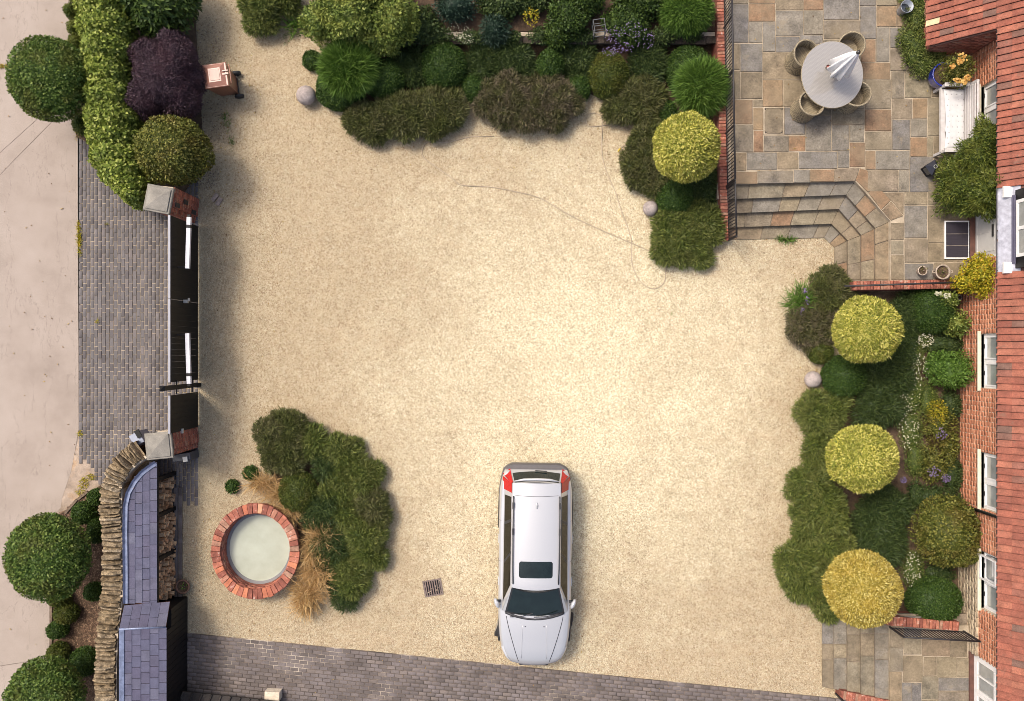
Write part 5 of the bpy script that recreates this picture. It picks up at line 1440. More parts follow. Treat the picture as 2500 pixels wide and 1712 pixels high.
for s in (1, -1):
    q = (lambda p: p) if s > 0 else mir
    arg = (q(SBf), q(SBr), q(Lr), q(Lf)); sg = .006 * (1 if s > 0 else -1)
    addpatch('side_frame', PAINT, *arg, 24, 6, bul=(.0, 0, 0))
    # A pillar fillet
    addpatch('windscreen_pillar', PAINT, q(WSb), q((SBf[0], SBf[1] + .02, SBf[2])), q(Lf), q(WSt), 2, 6, off=.002)
    for (u0, u1, nm, mt) in ((.055, .335, 'side_window', SIDEG), (.36, .635, 'side_window', SIDEG), (.66, .865, 'side_window', SIDEG)):
        addpatch(nm, mt, *arg, 10, 4, off=sg, u0=u0, u1=u1, v0=.17, v1=.86)
    for (u0, u1) in ((.335, .36), (.635, .66)): addpatch('door_pillar', TRIM, *arg, 2, 4, off=sg * .9, u0=u0, u1=u1, v0=.15, v1=.88)
    addpatch('window_trim', TRIM, *arg, 20, 1, off=sg * .7, u0=.05, u1=.87, v0=.13, v1=.17)
    addpatch('tail_light', RED, *arg, 4, 6, off=sg * 2, u0=.905, u1=.995, v0=-.12, v1=.93)
    addpatch('tail_light', RED, q((.775, 2.18, .80)), q((.60, 2.305, .80)), q((.535, 2.055, 1.34)), q((.575, 2.03, 1.34)), 4, 6, off=.03 if s > 0 else -.03)
    # roof rail
    MB().tube([(s * .52, -.25, 1.42), (s * .53, .1, 1.445), (s * .535, 1.0, 1.46), (s * .53, 1.72, 1.44), (s * .53, 1.76, 1.40)], .014, 8).build('roof_rail', TRIM, car, True)
    for y in (.95, 1.55): MB().box(s * .535 - .02, s * .535 + .02, y - .07, y + .07, 1.39, 1.462, .006).build('rail_foot', TRIM, car)
    # door mirrors
    MB().box(s * .83 - .03, s * .83 + .03, -.80, -.74, .90, .95).build('mirror_arm', TRIM, car)
    vs, fs = MB(), None
    o = MB().lathe([(.02, -1), (.5, -.85), (.85, -.45), (1, .1), (.8, .65), (.4, .92), (.02, 1)], 14).build('mirror', PAINT, car, True)
    o.location = (s * .895, -.80, 1.0); o.scale = (.055, .125, .075); o.rotation_euler = (0, 0, s * R(-22))
    MB().box(s * .88 - .045, s * .88 + .045, -.73, -.715, .955, 1.045).build('mirror_glass', CGLASS, car)
    # door handles, sill, side strip
    for y in (.66, -.34): MB().box(s * .862 - .012, s * .862 + .014, y - .10, y + .10, .745, .775, .006).build('door_handle', PAINT, car)
    MB().box(min(s * .82, s * .872), max(s * .82, s * .872), -1.15, 1.1, .22, .30, .008).build('sill_strip', BUMP, car)
    for y in (-.86, .16, 1.12):
        MB().tube([(s * (sec(y)[k][0] + .002), y, sec(y)[k][1]) for k in (1, 3, 4, 5, 6)], .004, 4).build('door_gap', SEAM, car)
    # bonnet crease
    MB().tube([(s * (.665 - .30 * f ** 1.15), -1.12 - 1.14 * f, ztop(.665 - .30 * f ** 1.15, -1.12 - 1.14 * f) + .001) for f in [i / 14 for i in range(15)]], .0075, 6).build('bonnet_crease', SEAM, car)
    MB().tube([(s * (.28 + .02 * f), -1.32 - .85 * f, ztop(.28 + .02 * f, -1.32 - .85 * f) + .002) for f in [i / 10 for i in range(11)]], .006, 6).build('bonnet_crease', PAINT, car, True)
    # head lights wrap the front corner
    vs = []
    for i in range(9):
        y = -2.30 + .42 * i / 8; p = sec(y)
        for k in (4, 5, 6): vs.append((s * (p[k][0] + .006), y - .004, p[k][1] + .003))
    fs = [(i * 3 + k, i * 3 + k + 1, i * 3 + k + 4, i * 3 + k + 3) for i in range(8) for k in range(2)]
    MB().add(vs, fs).build('head_light', LAMP, car, True)
    # wheels
    for (y, st) in ((-1.48, R(-17)), (1.22, 0)):
        w = obj('wheel', None, None, car, (s * .775, y, .315)); w.rotation_euler = (0, 0, st)
        MB().tube([(-.10, 0, 0), (-.085, 0, 0), (.085, 0, 0), (.10, 0, 0)], [.27, .315, .315, .27], 28).build('tyre', RUBBER, w, True)
        MB().tube([(s * .098, 0, 0), (s * .106, 0, 0)], [.225, .20], 20).build('rim', ALLOY, w)
    for y in (-1.48, 1.22):
        pts = [(s * (fw(y) - .012), y + .37 * math.cos(a), .315 + .37 * math.sin(a)) for a in [math.pi * i / 14 for i in range(15)]]
        MB().tube(pts, .03, 6).build('wheel_arch', TRIM, car)
# roof
vs, fs = [], []
nu, nv = 14, 24
for i in range(nu + 1):
    for j in range(nv + 1):
        u = -1 + 2 * i / nu; f = j / nv; yf = -.335 - .055 * (1 - u * u); yr = 2.06; y = yf + (yr - yf) * f
        z = 1.376 + .055 * (1 - u * u) + .04 * math.sin(math.pi * min(1, f * .9 + .1)) * (1 - .3 * u * u) - .02 * f
        if f < .001 : z -= .012
        vs.append((u * .552, y, z))
for i in range(nu):
    for j in range(nv): a = i * (nv + 1) + j; fs.append((a, a + nv + 1, a + nv + 2, a + 1))
MB().add(vs, fs).build('roof', PAINT, car, True)
def rz2(x, y):
    u = x / .552; f = (y + .36) / 2.42; return 1.376 + .055 * (1 - u * u) + .04 * math.sin(math.pi * min(1, f * .9 + .1)) * (1 - .3 * u * u) - .02 * f
# sunroof with rounded corners
def rrect(hx, hy, r, n=5):
    p = []
    for (sx_, sy_, a0) in ((1, 1, 0), (-1, 1, 90), (-1, -1, 180), (1, -1, 270)):
        for i in range(n + 1):
            a = R(a0 + 90 * i / n); p.append((sx_ * (hx - r) + r * math.cos(a), sy_ * (hy - r) + r * math.sin(a)))
    return p
pl0 = rrect(.385, .19, .055); yc = .085; pl = []
for a, b in zip(pl0, pl0[1:] + pl0[:1]):
    q = max(1, int(math.dist(a, b) / .06)); pl += [(a[0] + (b[0] - a[0]) * k / q, a[1] + (b[1] - a[1]) * k / q) for k in range(q)]
n = len(pl); vs, fs = [], []
for q, k in enumerate((1.0, .975, .8, .6, .4, .2, .02)): vs += [(x * k, y * k + yc, rz2(x * k, y * k + yc) + (.002 if q == 0 else .010)) for x, y in pl]
for q in range(6): fs += [(q * n + i, q * n + (i + 1) % n, q * n + n + (i + 1) % n, q * n + n + i) for i in range(n)]
fs.append(tuple(range(6 * n, 7 * n)))
MB().add(vs, fs).build('sunroof', CGLASS, car)
MB().tube([(x, 1.78 - .02 * (1 - (x / .5) ** 2), rz2(x, 1.78) + .002) for x in [-.5 + .1 * i for i in range(11)]], .004, 4).build('roof_gap', SEAM, car)
MB().lathe([(.001, .0), (.03, .0), (.022, .02), (.001, .035)], 12, 1, 2.6).build('roof_aerial', PAINT, car, True, (0.01, 1.55, rz2(0, 1.55)))
MB().tube([(-.52, 2.10, 1.372), (-.3, 2.14, 1.385), (0, 2.15, 1.39), (.3, 2.14, 1.385), (.52, 2.10, 1.372)], [.012, .028, .03, .028, .012], 8).build('spoiler', PAINT, car, True)
# wipers, washer jets, cowl, badge bar
MB().tube([(x, -1.02 - .155 * (1 - (x / .7) ** 2), .972 - .035 * (x / .7) ** 2) for x in [-.68 + .136 * i for i in range(11)]], .035, 6).build('cowl', TRIM, car, True)
for (x0, x1) in ((.55, -.02), (-.05, -.58)):
    MB().tube([(x1, -1.15 + .03, 1.005), ((x0 + x1) / 2, -1.10, 1.03), (x0, -1.02, 1.045)], .011, 6).build('wiper', TRIM, car)
MB().tube([(-.03, 2.305, 1.0), (.25, 2.29, 1.02)], .010, 6).build('rear_wiper', TRIM, car)
for x in (-.22, .22): MB().box(x - .012, x + .012, -1.36, -1.34, ztop(x, -1.35), ztop(x, -1.35) + .008).build('washer_jet', SEAM, car)
MB().box(-.34, .34, -2.40, -2.375, .40, .53, .006).build('grille', TRIM, car)
_yy = [1.9 + .485 * i / 10 for i in range(11)]
MB().prism([(fw(y) - .004, y + .012) for y in _yy] + [(-fw(y) + .004, y + .012) for y in reversed(_yy)], .60, .628, .008).build('bumper_top', BUMP, car)
# ------------------------------------------------------------------ planting
def lumps(D, rs, amp, k=7):
    if amp == 0: return np.ones(len(D))
    out = np.zeros(len(D))
    for _ in range(k):
        w = rs.normal(size=3) * rs.uniform(2, 5.5); out += np.sin(D @ w + rs.uniform(0, 6.3)) / k
    return 1 + amp * out * 1.6

def blob_points(blobs, dens, rs, lump, inset, zmin=-.45):
    """blobs: (cx, cy, cz, rx, ry, rz) -> points, outward normals, blob index"""
    B_ = np.array(blobs, float); P_, N_ = [], []
    lrs = [np.random.default_rng(rs.integers(1 << 30)) for _ in B_]
    pars = []
    for b, l in zip(B_, lrs): pars.append([(l.normal(size=3) * l.uniform(2, 5.5), l.uniform(0, 6.3)) for _ in range(7)])
    def lump_of(i, D):
        o = np.zeros(len(D))
        for w, p in pars[i]: o += np.sin(D @ w + p) / 7
        return 1 + lump * 1.6 * o
    for i, b in enumerate(B_):
        r = b[3:]; area = 4 * np.pi * ((r[0] * r[1]) ** 1.6 / 3 + (r[0] * r[2]) ** 1.6 / 3 + (r[1] * r[2]) ** 1.6 / 3) ** (1 / 1.6)
        n = int(area * dens * .8)
        D = rs.normal(size=(int(n * 1.5), 3)); D /= np.linalg.norm(D, axis=1)[:, None]
        D = D[D[:, 2] > zmin][:n]
        k = lump_of(i, D)[:, None] * (1 - inset * rs.random((len(D), 1)) ** 1.5)
        p = b[:3] + D * r * k
        nn = D / r; nn /= np.linalg.norm(nn, axis=1)[:, None]
        ok = np.ones(len(p), bool)
        for j, c in enumerate(B_):
            if j != i: ok &= (((p - c[:3]) / c[3:]) ** 2).sum(1) > .80
        ok &= p[:, 2] > .01
        P_.append(p[ok]); N_.append(nn[ok])
    return np.concatenate(P_), np.concatenate(N_), lump_of

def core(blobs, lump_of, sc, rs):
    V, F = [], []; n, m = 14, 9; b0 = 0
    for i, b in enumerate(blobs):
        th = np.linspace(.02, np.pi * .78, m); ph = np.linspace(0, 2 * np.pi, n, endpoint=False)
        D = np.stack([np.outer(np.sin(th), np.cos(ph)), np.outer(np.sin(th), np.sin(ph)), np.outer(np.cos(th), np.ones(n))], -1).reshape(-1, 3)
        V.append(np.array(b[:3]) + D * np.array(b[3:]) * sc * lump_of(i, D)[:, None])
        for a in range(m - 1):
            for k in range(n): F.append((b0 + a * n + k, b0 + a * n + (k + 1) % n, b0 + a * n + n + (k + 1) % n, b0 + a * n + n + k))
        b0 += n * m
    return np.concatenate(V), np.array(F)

def unit(v): return v / (np.linalg.norm(v, axis=1)[:, None] + 1e-9)

def leaves(P_, N_, L, Wd, rs, tilt=(.1, .9), curl=.15, droop=0.0):
    n = len(P_); r = rs.normal(size=(n, 3)); tg = unit(r - N_ * (r * N_).sum(1)[:, None])
    e = rs.uniform(*tilt, n)[:, None]
    d = unit(tg * (1 - e) + N_ * e + np.array([0, 0, -droop]))
    s = unit(np.cross(d, N_ + rs.normal(size=(n, 3)) * .35)); up = np.cross(s, d)
    l = (L * np.where(rs.random(n) < .05, 1.35, 1.0) * rs.uniform(.5, 1.3, n))[:, None]; w = (Wd * rs.uniform(.7, 1.2, n))[:, None]
    V = np.stack([P_, P_ + d * l * .5 + s * w * .5 + up * w * curl, P_ + d * l, P_ + d * l * .5 - s * w * .5 + up * w * curl], 1).reshape(-1, 3)
    F = np.arange(n * 4).reshape(n, 4)
    rn = np.repeat(rs.random(n), 4); tip = np.tile([0, .5, 1, .5], n)
    return V, F, rn, tip

def blades(P_, N_, L, Wd, rs, up=.4, jit=.45, droop=0.0):
    n = len(P_); d = unit(N_ * .75 + np.array([0, 0, up]) + rs.normal(size=(n, 3)) * jit)
    s = unit(np.cross(d, rs.normal(size=(n, 3)))) ; l = (L * np.where(rs.random(n) < .06, 1.4, 1.0) * rs.uniform(.5, 1.3, n))[:, None]; w = (Wd * rs.uniform(.7, 1.3, n))[:, None]
    if droop == 0:
        V = np.stack([P_ - s * w * .5, P_ + s * w * .5, P_ + d * l], 1).reshape(-1, 3); F = np.arange(n * 3).reshape(n, 3)
        return V, F, np.repeat(rs.random(n), 3), np.tile([0, 0, 1], n)
    d2 = unit(d + np.array([0, 0, -droop]) + rs.normal(size=(n, 3)) * .1); q = P_ + d * l * .55; e = q + d2 * l * .5
    V = np.stack([P_ - s * w * .5, P_ + s * w * .5, q + s * w * .42, q - s * w * .42, e], 1).reshape(-1, 3)
    b = np.arange(n)[:, None] * 5
    return V, (b + np.array([[0, 1, 2, 3]]), b + np.array([[3, 2, 4]])), np.repeat(rs.random(n), 5), np.tile([0, 0, .6, .6, 1], n)

def tufted(P_, N_, rs, k, spread):
    """gather k blades into each brush-like tuft"""
    n = max(1, len(P_) // k); i = rs.permutation(len(P_))[:n]; C, D = P_[i], unit(N_[i] * .8 + rs.normal(size=(n, 3)) * .32)
    return np.repeat(C, k, 0) + rs.normal(size=(n * k, 3)) * spread, np.repeat(D, k, 0), np.repeat(rs.random(n), k)

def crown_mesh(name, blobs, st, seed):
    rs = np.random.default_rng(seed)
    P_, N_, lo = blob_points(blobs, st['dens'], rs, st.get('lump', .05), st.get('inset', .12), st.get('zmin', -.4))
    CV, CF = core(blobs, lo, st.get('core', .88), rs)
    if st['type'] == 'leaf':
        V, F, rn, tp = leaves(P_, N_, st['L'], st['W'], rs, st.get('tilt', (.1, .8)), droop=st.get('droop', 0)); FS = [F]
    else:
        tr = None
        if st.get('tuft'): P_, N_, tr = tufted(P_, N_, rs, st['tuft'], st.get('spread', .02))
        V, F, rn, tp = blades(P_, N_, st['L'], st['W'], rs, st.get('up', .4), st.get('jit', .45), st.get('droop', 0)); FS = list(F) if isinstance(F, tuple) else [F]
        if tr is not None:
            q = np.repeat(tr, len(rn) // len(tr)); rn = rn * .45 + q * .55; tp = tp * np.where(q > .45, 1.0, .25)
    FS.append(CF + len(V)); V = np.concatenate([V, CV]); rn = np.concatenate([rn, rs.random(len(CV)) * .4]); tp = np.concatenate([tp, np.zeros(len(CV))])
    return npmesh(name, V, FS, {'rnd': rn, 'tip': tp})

G = {}
G['var'] = leafmat('leaf_variegated', [(0, (.12, .155, .022)), (.3, (.29, .295, .045)), (.6, (.49, .455, .085)), (1, (.66, .60, .19))], trans=.2, patch=((.20, .22, .035), 2.2, .55))
G['gold'] = leafmat('leaf_gold', [(0, (.20, .165, .025)), (.3, (.37, .29, .05)), (.6, (.52, .42, .10)), (1, (.66, .57, .22))], trans=.2, patch=((.44, .29, .035), 2.4, .35))
G['green'] = leafmat('leaf_green', [(0, (.035, .07, .012)), (.5, (.075, .125, .02)), (.85, (.13, .185, .035)), (1, (.20, .25, .06))], trans=.2, patch=((.12, .10, .02), 2.0, .45))
G['olive'] = leafmat('leaf_olive', [(0, (.05, .065, .012)), (.5, (.11, .12, .02)), (.85, (.20, .19, .04)), (1, (.26, .25, .06))], trans=.2, patch=((.13, .085, .02), 2.2, .5))
G['box'] = leafmat('leaf_box', [(0, (.02, .045, .008)), (.5, (.04, .078, .013)), (1, (.075, .118, .022))], trans=.15)
G['boxo'] = leafmat('leaf_box_olive', [(0, (.035, .05, .009)), (.5, (.065, .085, .014)), (1, (.11, .125, .022))], trans=.15, patch=((.10, .08, .015), 3, .4))
G['hedge'] = leafmat('leaf_hedge', [(0, (.10, .14, .02)), (.4, (.19, .24, .035)), (.75, (.29, .33, .06)), (1, (.40, .42, .12))], trans=.2, patch=((.10, .15, .03), 1.5, .4))
G['purple'] = leafmat('leaf_purple', [(0, (.028, .017, .024)), (.5, (.055, .034, .045)), (1, (.11, .065, .08))], trans=.15, patch=((.08, .035, .045), 2, .5))
G['broad'] = leafmat('leaf_broad', [(0, (.022, .042, .01)), (.5, (.042, .075, .014)), (1, (.09, .135, .025))], trans=.2)  # greens lowered to put the raised border's shade into the leaf colour
G['heath'] = leafmat('leaf_heather', [(0, (.033, .046, .010)), (.5, (.07, .086, .019)), (1, (.135, .145, .038))], tip=(.19, .155, .09), tipamt=.55, trans=.12)
G['heathp'] = leafmat('leaf_heather_purple', [(0, (.033, .042, .010)), (.5, (.068, .076, .02)), (1, (.13, .128, .042))], tip=(.22, .155, .125), tipamt=.7, tscale=3, trans=.12)
G['heathg'] = leafmat('leaf_heather_green', [(0, (.034, .058, .010)), (.5, (.08, .112, .02)), (1, (.17, .195, .04))], tip=(.26, .25, .09), tipamt=.5, trans=.12)
G['fern'] = leafmat('leaf_dark_fine', [(0, (.024, .043, .012)), (.5, (.045, .07, .019)), (1, (.085, .115, .032))], trans=.12)  # naturally dark green, deepened again as painted shade for the upper border
G['feather'] = leafmat('leaf_feather', [(0, (.04, .085, .012)), (.5, (.085, .16, .022)), (1, (.15, .24, .045))], trans=.2)
G['grass'] = leafmat('leaf_dry_grass', [(0, (.30, .17, .05)), (.5, (.48, .31, .12)), (1, (.62, .45, .22))], tip=(.66, .42, .22), tipamt=.6, trans=.25)
G['teal'] = leafmat('leaf_teal', [(0, (.010, .024, .014)), (.6, (.022, .044, .027)), (1, (.042, .07, .045))], trans=.12)  # own dark teal, taken darker still to paint the top border's shade
G['vib'] = leafmat('leaf_viburnum', [(0, (.06, .095, .018)), (.5, (.12, .165, .03)), (.85, (.21, .26, .055)), (1, (.30, .33, .09))], trans=.2, patch=((.33, .34, .07), 2.6, .45))
G['yellow'] = leafmat('leaf_yellow', [(0, (.16, .17, .015)), (.4, (.34, .30, .02)), (.8, (.50, .40, .03)), (1, (.48, .26, .03))], trans=.22)
G['conif'] = leafmat('leaf_conifer', [(0, (.03, .05, .009)), (.5, (.08, .11, .017)), (1, (.18, .20, .035))], trans=.15, patch=((.14, .14, .025), 3, .5))
G['white'] = leafmat('petal_white', [(0, (.40, .39, .24)), (1, (.58, .56, .44))], trans=.2)
G['mauve'] = leafmat('petal_mauve', [(0, (.11, .08, .16)), (1, (.24, .18, .32))], trans=.2)
G['orange'] = leafmat('petal_orange', [(0, (.40, .19, .04)), (1, (.58, .38, .12))], trans=.2)
ST = {
 'var': dict(type='leaf', dens=2300, L=.078, W=.030, lump=.06, inset=.10, tilt=(.15, .75), core=.9),
 'gold': dict(type='leaf', dens=2500, L=.072, W=.026, lump=.055, inset=.10, tilt=(.15, .75), core=.9),
 'green': dict(type='leaf', dens=1500, L=.065, W=.042, lump=.085, inset=.14, tilt=(.05, .7), core=.88),
 'olive': dict(type='leaf', dens=1500, L=.065, W=.04, lump=.10, inset=.14, tilt=(.05, .7), core=.88),
 'box': dict(type='leaf', dens=2700, L=.052, W=.028, lump=.05, inset=.07, tilt=(.1, .9), core=.955),
 'hedge': dict(type='leaf', dens=1050, L=.085, W=.06, lump=.07, inset=.2, tilt=(.05, .7), core=.84),
 'purple': dict(type='leaf', dens=2600, L=.06, W=.018, lump=.14, inset=.3, tilt=(.1, .9), core=.75),
 'broad': dict(type='leaf', dens=500, L=.16, W=.06, lump=.12, inset=.35, tilt=(.1, .7), core=.75, droop=.15),
 'heath': dict(clump=.22, type='leaf', dens=2300, L=.125, W=.024, lump=.10, inset=.28, tilt=(.25, .95), core=.72, zmin=-.25),
 'fern': dict(clump=.24, type='leaf', dens=1900, L=.14, W=.020, lump=.10, inset=.35, tilt=(.2, .9), core=.70, zmin=-.25),
 'feather': dict(type='blade', dens=2600, L=.21, W=.016, lump=.04, inset=.2, up=.12, jit=.34, core=.84, droop=.22),
 'grass': dict(type='blade', dens=850, L=.34, W=.012, lump=.2, inset=.8, up=.7, jit=.8, core=.35, droop=.5, zmin=-.1),
 'vib': dict(type='leaf', dens=1300, L=.075, W=.045, lump=.24, inset=.34, tilt=(.1, .8), core=.76),
 'yellow': dict(type='leaf', dens=1100, L=.06, W=.04, lump=.16, inset=.4, tilt=(.1, .8), core=.7),
 'conif': dict(type='leaf', dens=2600, L=.06, W=.018, lump=.12, inset=.3, tilt=(.15, .95), core=.8),
 'sparse': dict(type='leaf', dens=450, L=.07, W=.035, lump=.2, inset=.6, tilt=(.1, .9), core=.45),
}
SEED = [100]
def plant(name, label, cat, style, mat, blobs, zb=0.0, group=None, trunk=None, part='foliage', over=None):
    """blobs in picture pixels: (px, py, rx, ry, z_low, z_high) of each mound; thing > foliage, trunk or stem"""
    SEED[0] += 1
    st = dict(ST[style]); st.update(over or {})
    bl = []
    for (px, py, rx, ry, zl, zh) in blobs:
        zc = zb + zl + (zh - zl) * (.5 if zl > .15 else .38); k = (1 - zc / H) / 100
        rz = (zb + zh) - zc
        bl.append(((px - 1250) * k, (856 - py) * k, zc, rx * k, ry * k, rz))
    c = bl[0]; o = (c[0], c[1], zb)
    if st.get('clump'):                         # a mound is many small cushions with crevices between
        rs = np.random.default_rng(SEED[0]); big = bl; bl = []
        for b in big:
            bl.append((b[0], b[1], b[2], b[3] * .84, b[4] * .84, b[5] * .84))
            r0 = st['clump']; n = int(2.2 * np.pi * b[3] * b[4] / (np.pi * r0 * r0) * .85) + 2
            for i in range(n):
                u = (i + .5) / n; cz = 1 - u * 1.08; sn = math.sqrt(max(0, 1 - cz * cz)); ph = i * 2.39996 + rs.uniform(-.35, .35)
                r = r0 * rs.uniform(.65, 1.35)
                k = rs.uniform(.60, .84)
                bl.append((b[0] + b[3] * sn * math.cos(ph) * k - 0, b[1] + b[4] * sn * math.sin(ph) * k, b[2] + b[5] * cz * k * .9, r, r, r * .8))
    t = thing(name, label, cat, o, 0, group)
    B2 = [(b[0] - o[0], b[1] - o[1], b[2] - o[2]) + b[3:] for b in bl]
    obj(part, crown_mesh(part, B2, st, SEED[0]), G[mat], t)
    if trunk:
        b = B2[0]; s = (.03, .025)
        MB().tube([(0, 0, 0), (.02, .01, b[2] * .4), (-.01, .01, b[2] * .75), (0, 0, b[2])], [trunk * 1.25, trunk, trunk * .9, trunk * .8], 8).build('trunk', BARK, t, True)
        mb = MB()
        for a in range(5): an = a * 1.257; mb.tube([(0, 0, b[2] * .8), (b[3] * .4 * math.cos(an), b[4] * .4 * math.sin(an), b[2] + b[5] * .2)], [trunk * .5, trunk * .25], 6)
        for i in range(1): mb.build('limb_fork', BARK, t, True)
    else:
        zt = max(.06, min(B2[0][2] * .8, .5))
        mb = MB(); mb.tube([(0, 0, 0), (0.01, 0, zt)], [.022, .014], 6).build('stem', BARK, t, True)
    return t

def ball(label, px, py, rx, ry, h, mat='box', cat='shrub', zb=0.0, group='clipped box balls', name='box_ball', over=None):
    return plant(name, label, cat, 'box', mat, [(px, py, rx, ry, 0.0, h)], zb, group, over=over)

# standards ---------------------------------------------------------
SG = 'clipped variegated standard trees'
plant('standard_tree', 'cream and green variegated ball tree beside the brick terrace wall', 'tree', 'var', 'var', [(1675, 358, 79, 80, .95, 2.4)], 0, SG, .04, 'crown')
plant('standard_tree', 'variegated ball tree just below the low wall with the clay pots', 'tree', 'var', 'var', [(2115, 806, 78, 79, .95, 2.4)], 0, SG, .04, 'crown')
plant('standard_tree', 'pale yellow variegated ball tree in the middle of the house border', 'tree', 'var', 'var', [(2103, 1117, 81, 80, .95, 2.4)], 0, SG, .04, 'crown')
plant('standard_tree', 'golden orange tinged ball tree above the lower flagstone steps', 'tree', 'gold', 'gold', [(2107, 1438, 87, 91, .9, 2.4)], 0, SG, .045, 'crown')
SG = 'clipped green standard trees by the road'
plant('standard_tree', 'round dark green clipped tree overhanging the road beside the tall hedge', 'tree', 'green', 'green', [(122, 192, 94, 99, .9, 2.4)], 0, SG, .045, 'crown')
plant('standard_tree', 'round green clipped tree beside the road opposite the log store', 'tree', 'green', 'green', [(119, 1358, 96, 102, .9, 2.4)], 0, SG, .045, 'crown')
plant('standard_tree', 'green clipped tree cut by the bottom left edge beside the road', 'tree', 'green', 'green', [(110, 1700, 90, 92, .9, 2.3)], 0, SG, .045, 'crown')
plant('standard_tree', 'olive green clipped ball tree just above the upper gate pillar', 'tree', 'olive', 'olive', [(424, 369, 90, 80, .5, 2.2)], 0, None, .05, 'crown')
# hedge -------------------------------------------------------------
hb = []
for (x, y, r, ry) in ((262, -60, 68, 60), (262, 10, 68, 55), (265, 70, 66, 55), (272, 130, 62, 50), (270, 185, 58, 50), (275, 240, 60, 50), (282, 295, 62, 50), (288, 345, 62, 45), (296, 390, 62, 42), (312, 425, 58, 38), (332, 458, 42, 36), (345, 485, 28, 24)):
    hb.append((x, y, r, ry, .2, 2.0))
plant('tall_hedge', 'tall bright yellow green hedge curving from the top edge to the gate pillar', 'hedge', 'hedge', 'hedge', hb)
plant('purple_shrub', 'dark purple smoke bush between the hedge and the brown bin', 'shrub', 'purple', 'purple', [(405, 195, 70, 75, .4, 2.1), (370, 150, 45, 45, .3, 1.8), (440, 150, 45, 50, .3, 1.9), (365, 245, 48, 50, .3, 1.8), (445, 245, 48, 45, .3, 1.8), (470, 195, 35, 40, .3, 1.5), (430, 115, 35, 35, .3, 1.7)])
plant('broad_leaf_shrub', 'dark broad leaved shrub at the top edge beside the tall hedge', 'shrub', 'broad', 'broad', [(390, 25, 65, 65, .3, 1.9), (345, 10, 40, 50, .3, 1.8), (435, 10, 45, 50, .3, 1.6), (400, -40, 70, 50, .3, 1.9)])
for (x, y, rx, ry, lab) in ((177, 30, 15, 17, 'tiny conifer by the road, topmost full one left of the hedge'), (186, 2, 11, 11, 'tiny conifer cut by the top edge left of the tall hedge'), (185, 72, 15, 17, 'tiny conifer by the road, second full one left of the hedge'), (190, 106, 18, 19, 'small conifer left of the hedge just above the round green tree'), (199, 303, 18, 27, 'small oval conifer between the round green tree and the brick apron')):
    plant('dwarf_conifer', lab, 'shrub', 'conif', 'conif', [(x, y, rx, ry, 0, .55)], 0, 'dwarf conifers beside the road', over=dict(lump=.06, core=.9, L=.045))
# street bed ----------------------------------------------------------
GB = 'clipped balls in the street bed'
for (x, y, rx, ry, m_, lab) in ((206, 1252, 26, 25, 'box', 'clipped box ball on bark chips above the roadside standard tree'), (238, 1212, 18, 17, 'box', 'small box ball at the tip of the street bed near the apron'), (236, 1294, 17, 30, 'box', 'narrow box bush pressed against the stone wall behind the standard tree'), (231, 1444, 21, 20, 'box', 'dark box ball against the stone wall below the standard tree'),
    (163, 1496, 27, 24, 'boxo', 'loose brown green bush by the timber edging in the street bed'), (142, 1537, 22, 19, 'box', 'dark box ball by the timber edging in the street bed'), (144, 1594, 24, 24, 'boxo', 'brownish bush just above the bottom left standard tree'), (206, 1615, 33, 33, 'box', 'large box ball right of the bottom left standard tree'), (146, 1460, 24, 17, 'boxo', 'low olive bush directly under the roadside standard tree')):
    ball(lab, x, y, rx, ry, .5, m_, group=GB)
def chips():
    n = 9000; x = RG.uniform(132, 262, n); y = RG.uniform(1210, 1730, n); k = (x > 132 + np.clip(1262 - y, 0, 60) * 1.4); x, y = x[k], y[k]; n = len(x)
    c = np.stack([(x - 1250) / 100, (856 - y) / 100, RG.uniform(.016, .03, n)], 1); a = RG.uniform(0, 6.3, n); L = RG.uniform(.012, .04, n); w = RG.uniform(.004, .010, n)
    d = np.stack([np.cos(a) * L, np.sin(a) * L, RG.uniform(-.008, .012, n)], 1); s = np.stack([-np.sin(a) * w, np.cos(a) * w, RG.uniform(-.003, .003, n)], 1)
    V = np.stack([c - d - s, c + d - s, c + d + s, c - d + s], 1).reshape(-1, 3)
    o = obj('bark_chips', npmesh('bark_chips', V, [np.arange(n * 4).reshape(n, 4)], {'rnd': np.repeat(RG.random(n), 4)}), CHIP, kind='stuff'); tag(o, 'reddish bark chips covering the street bed', 'bark chips')
chips()
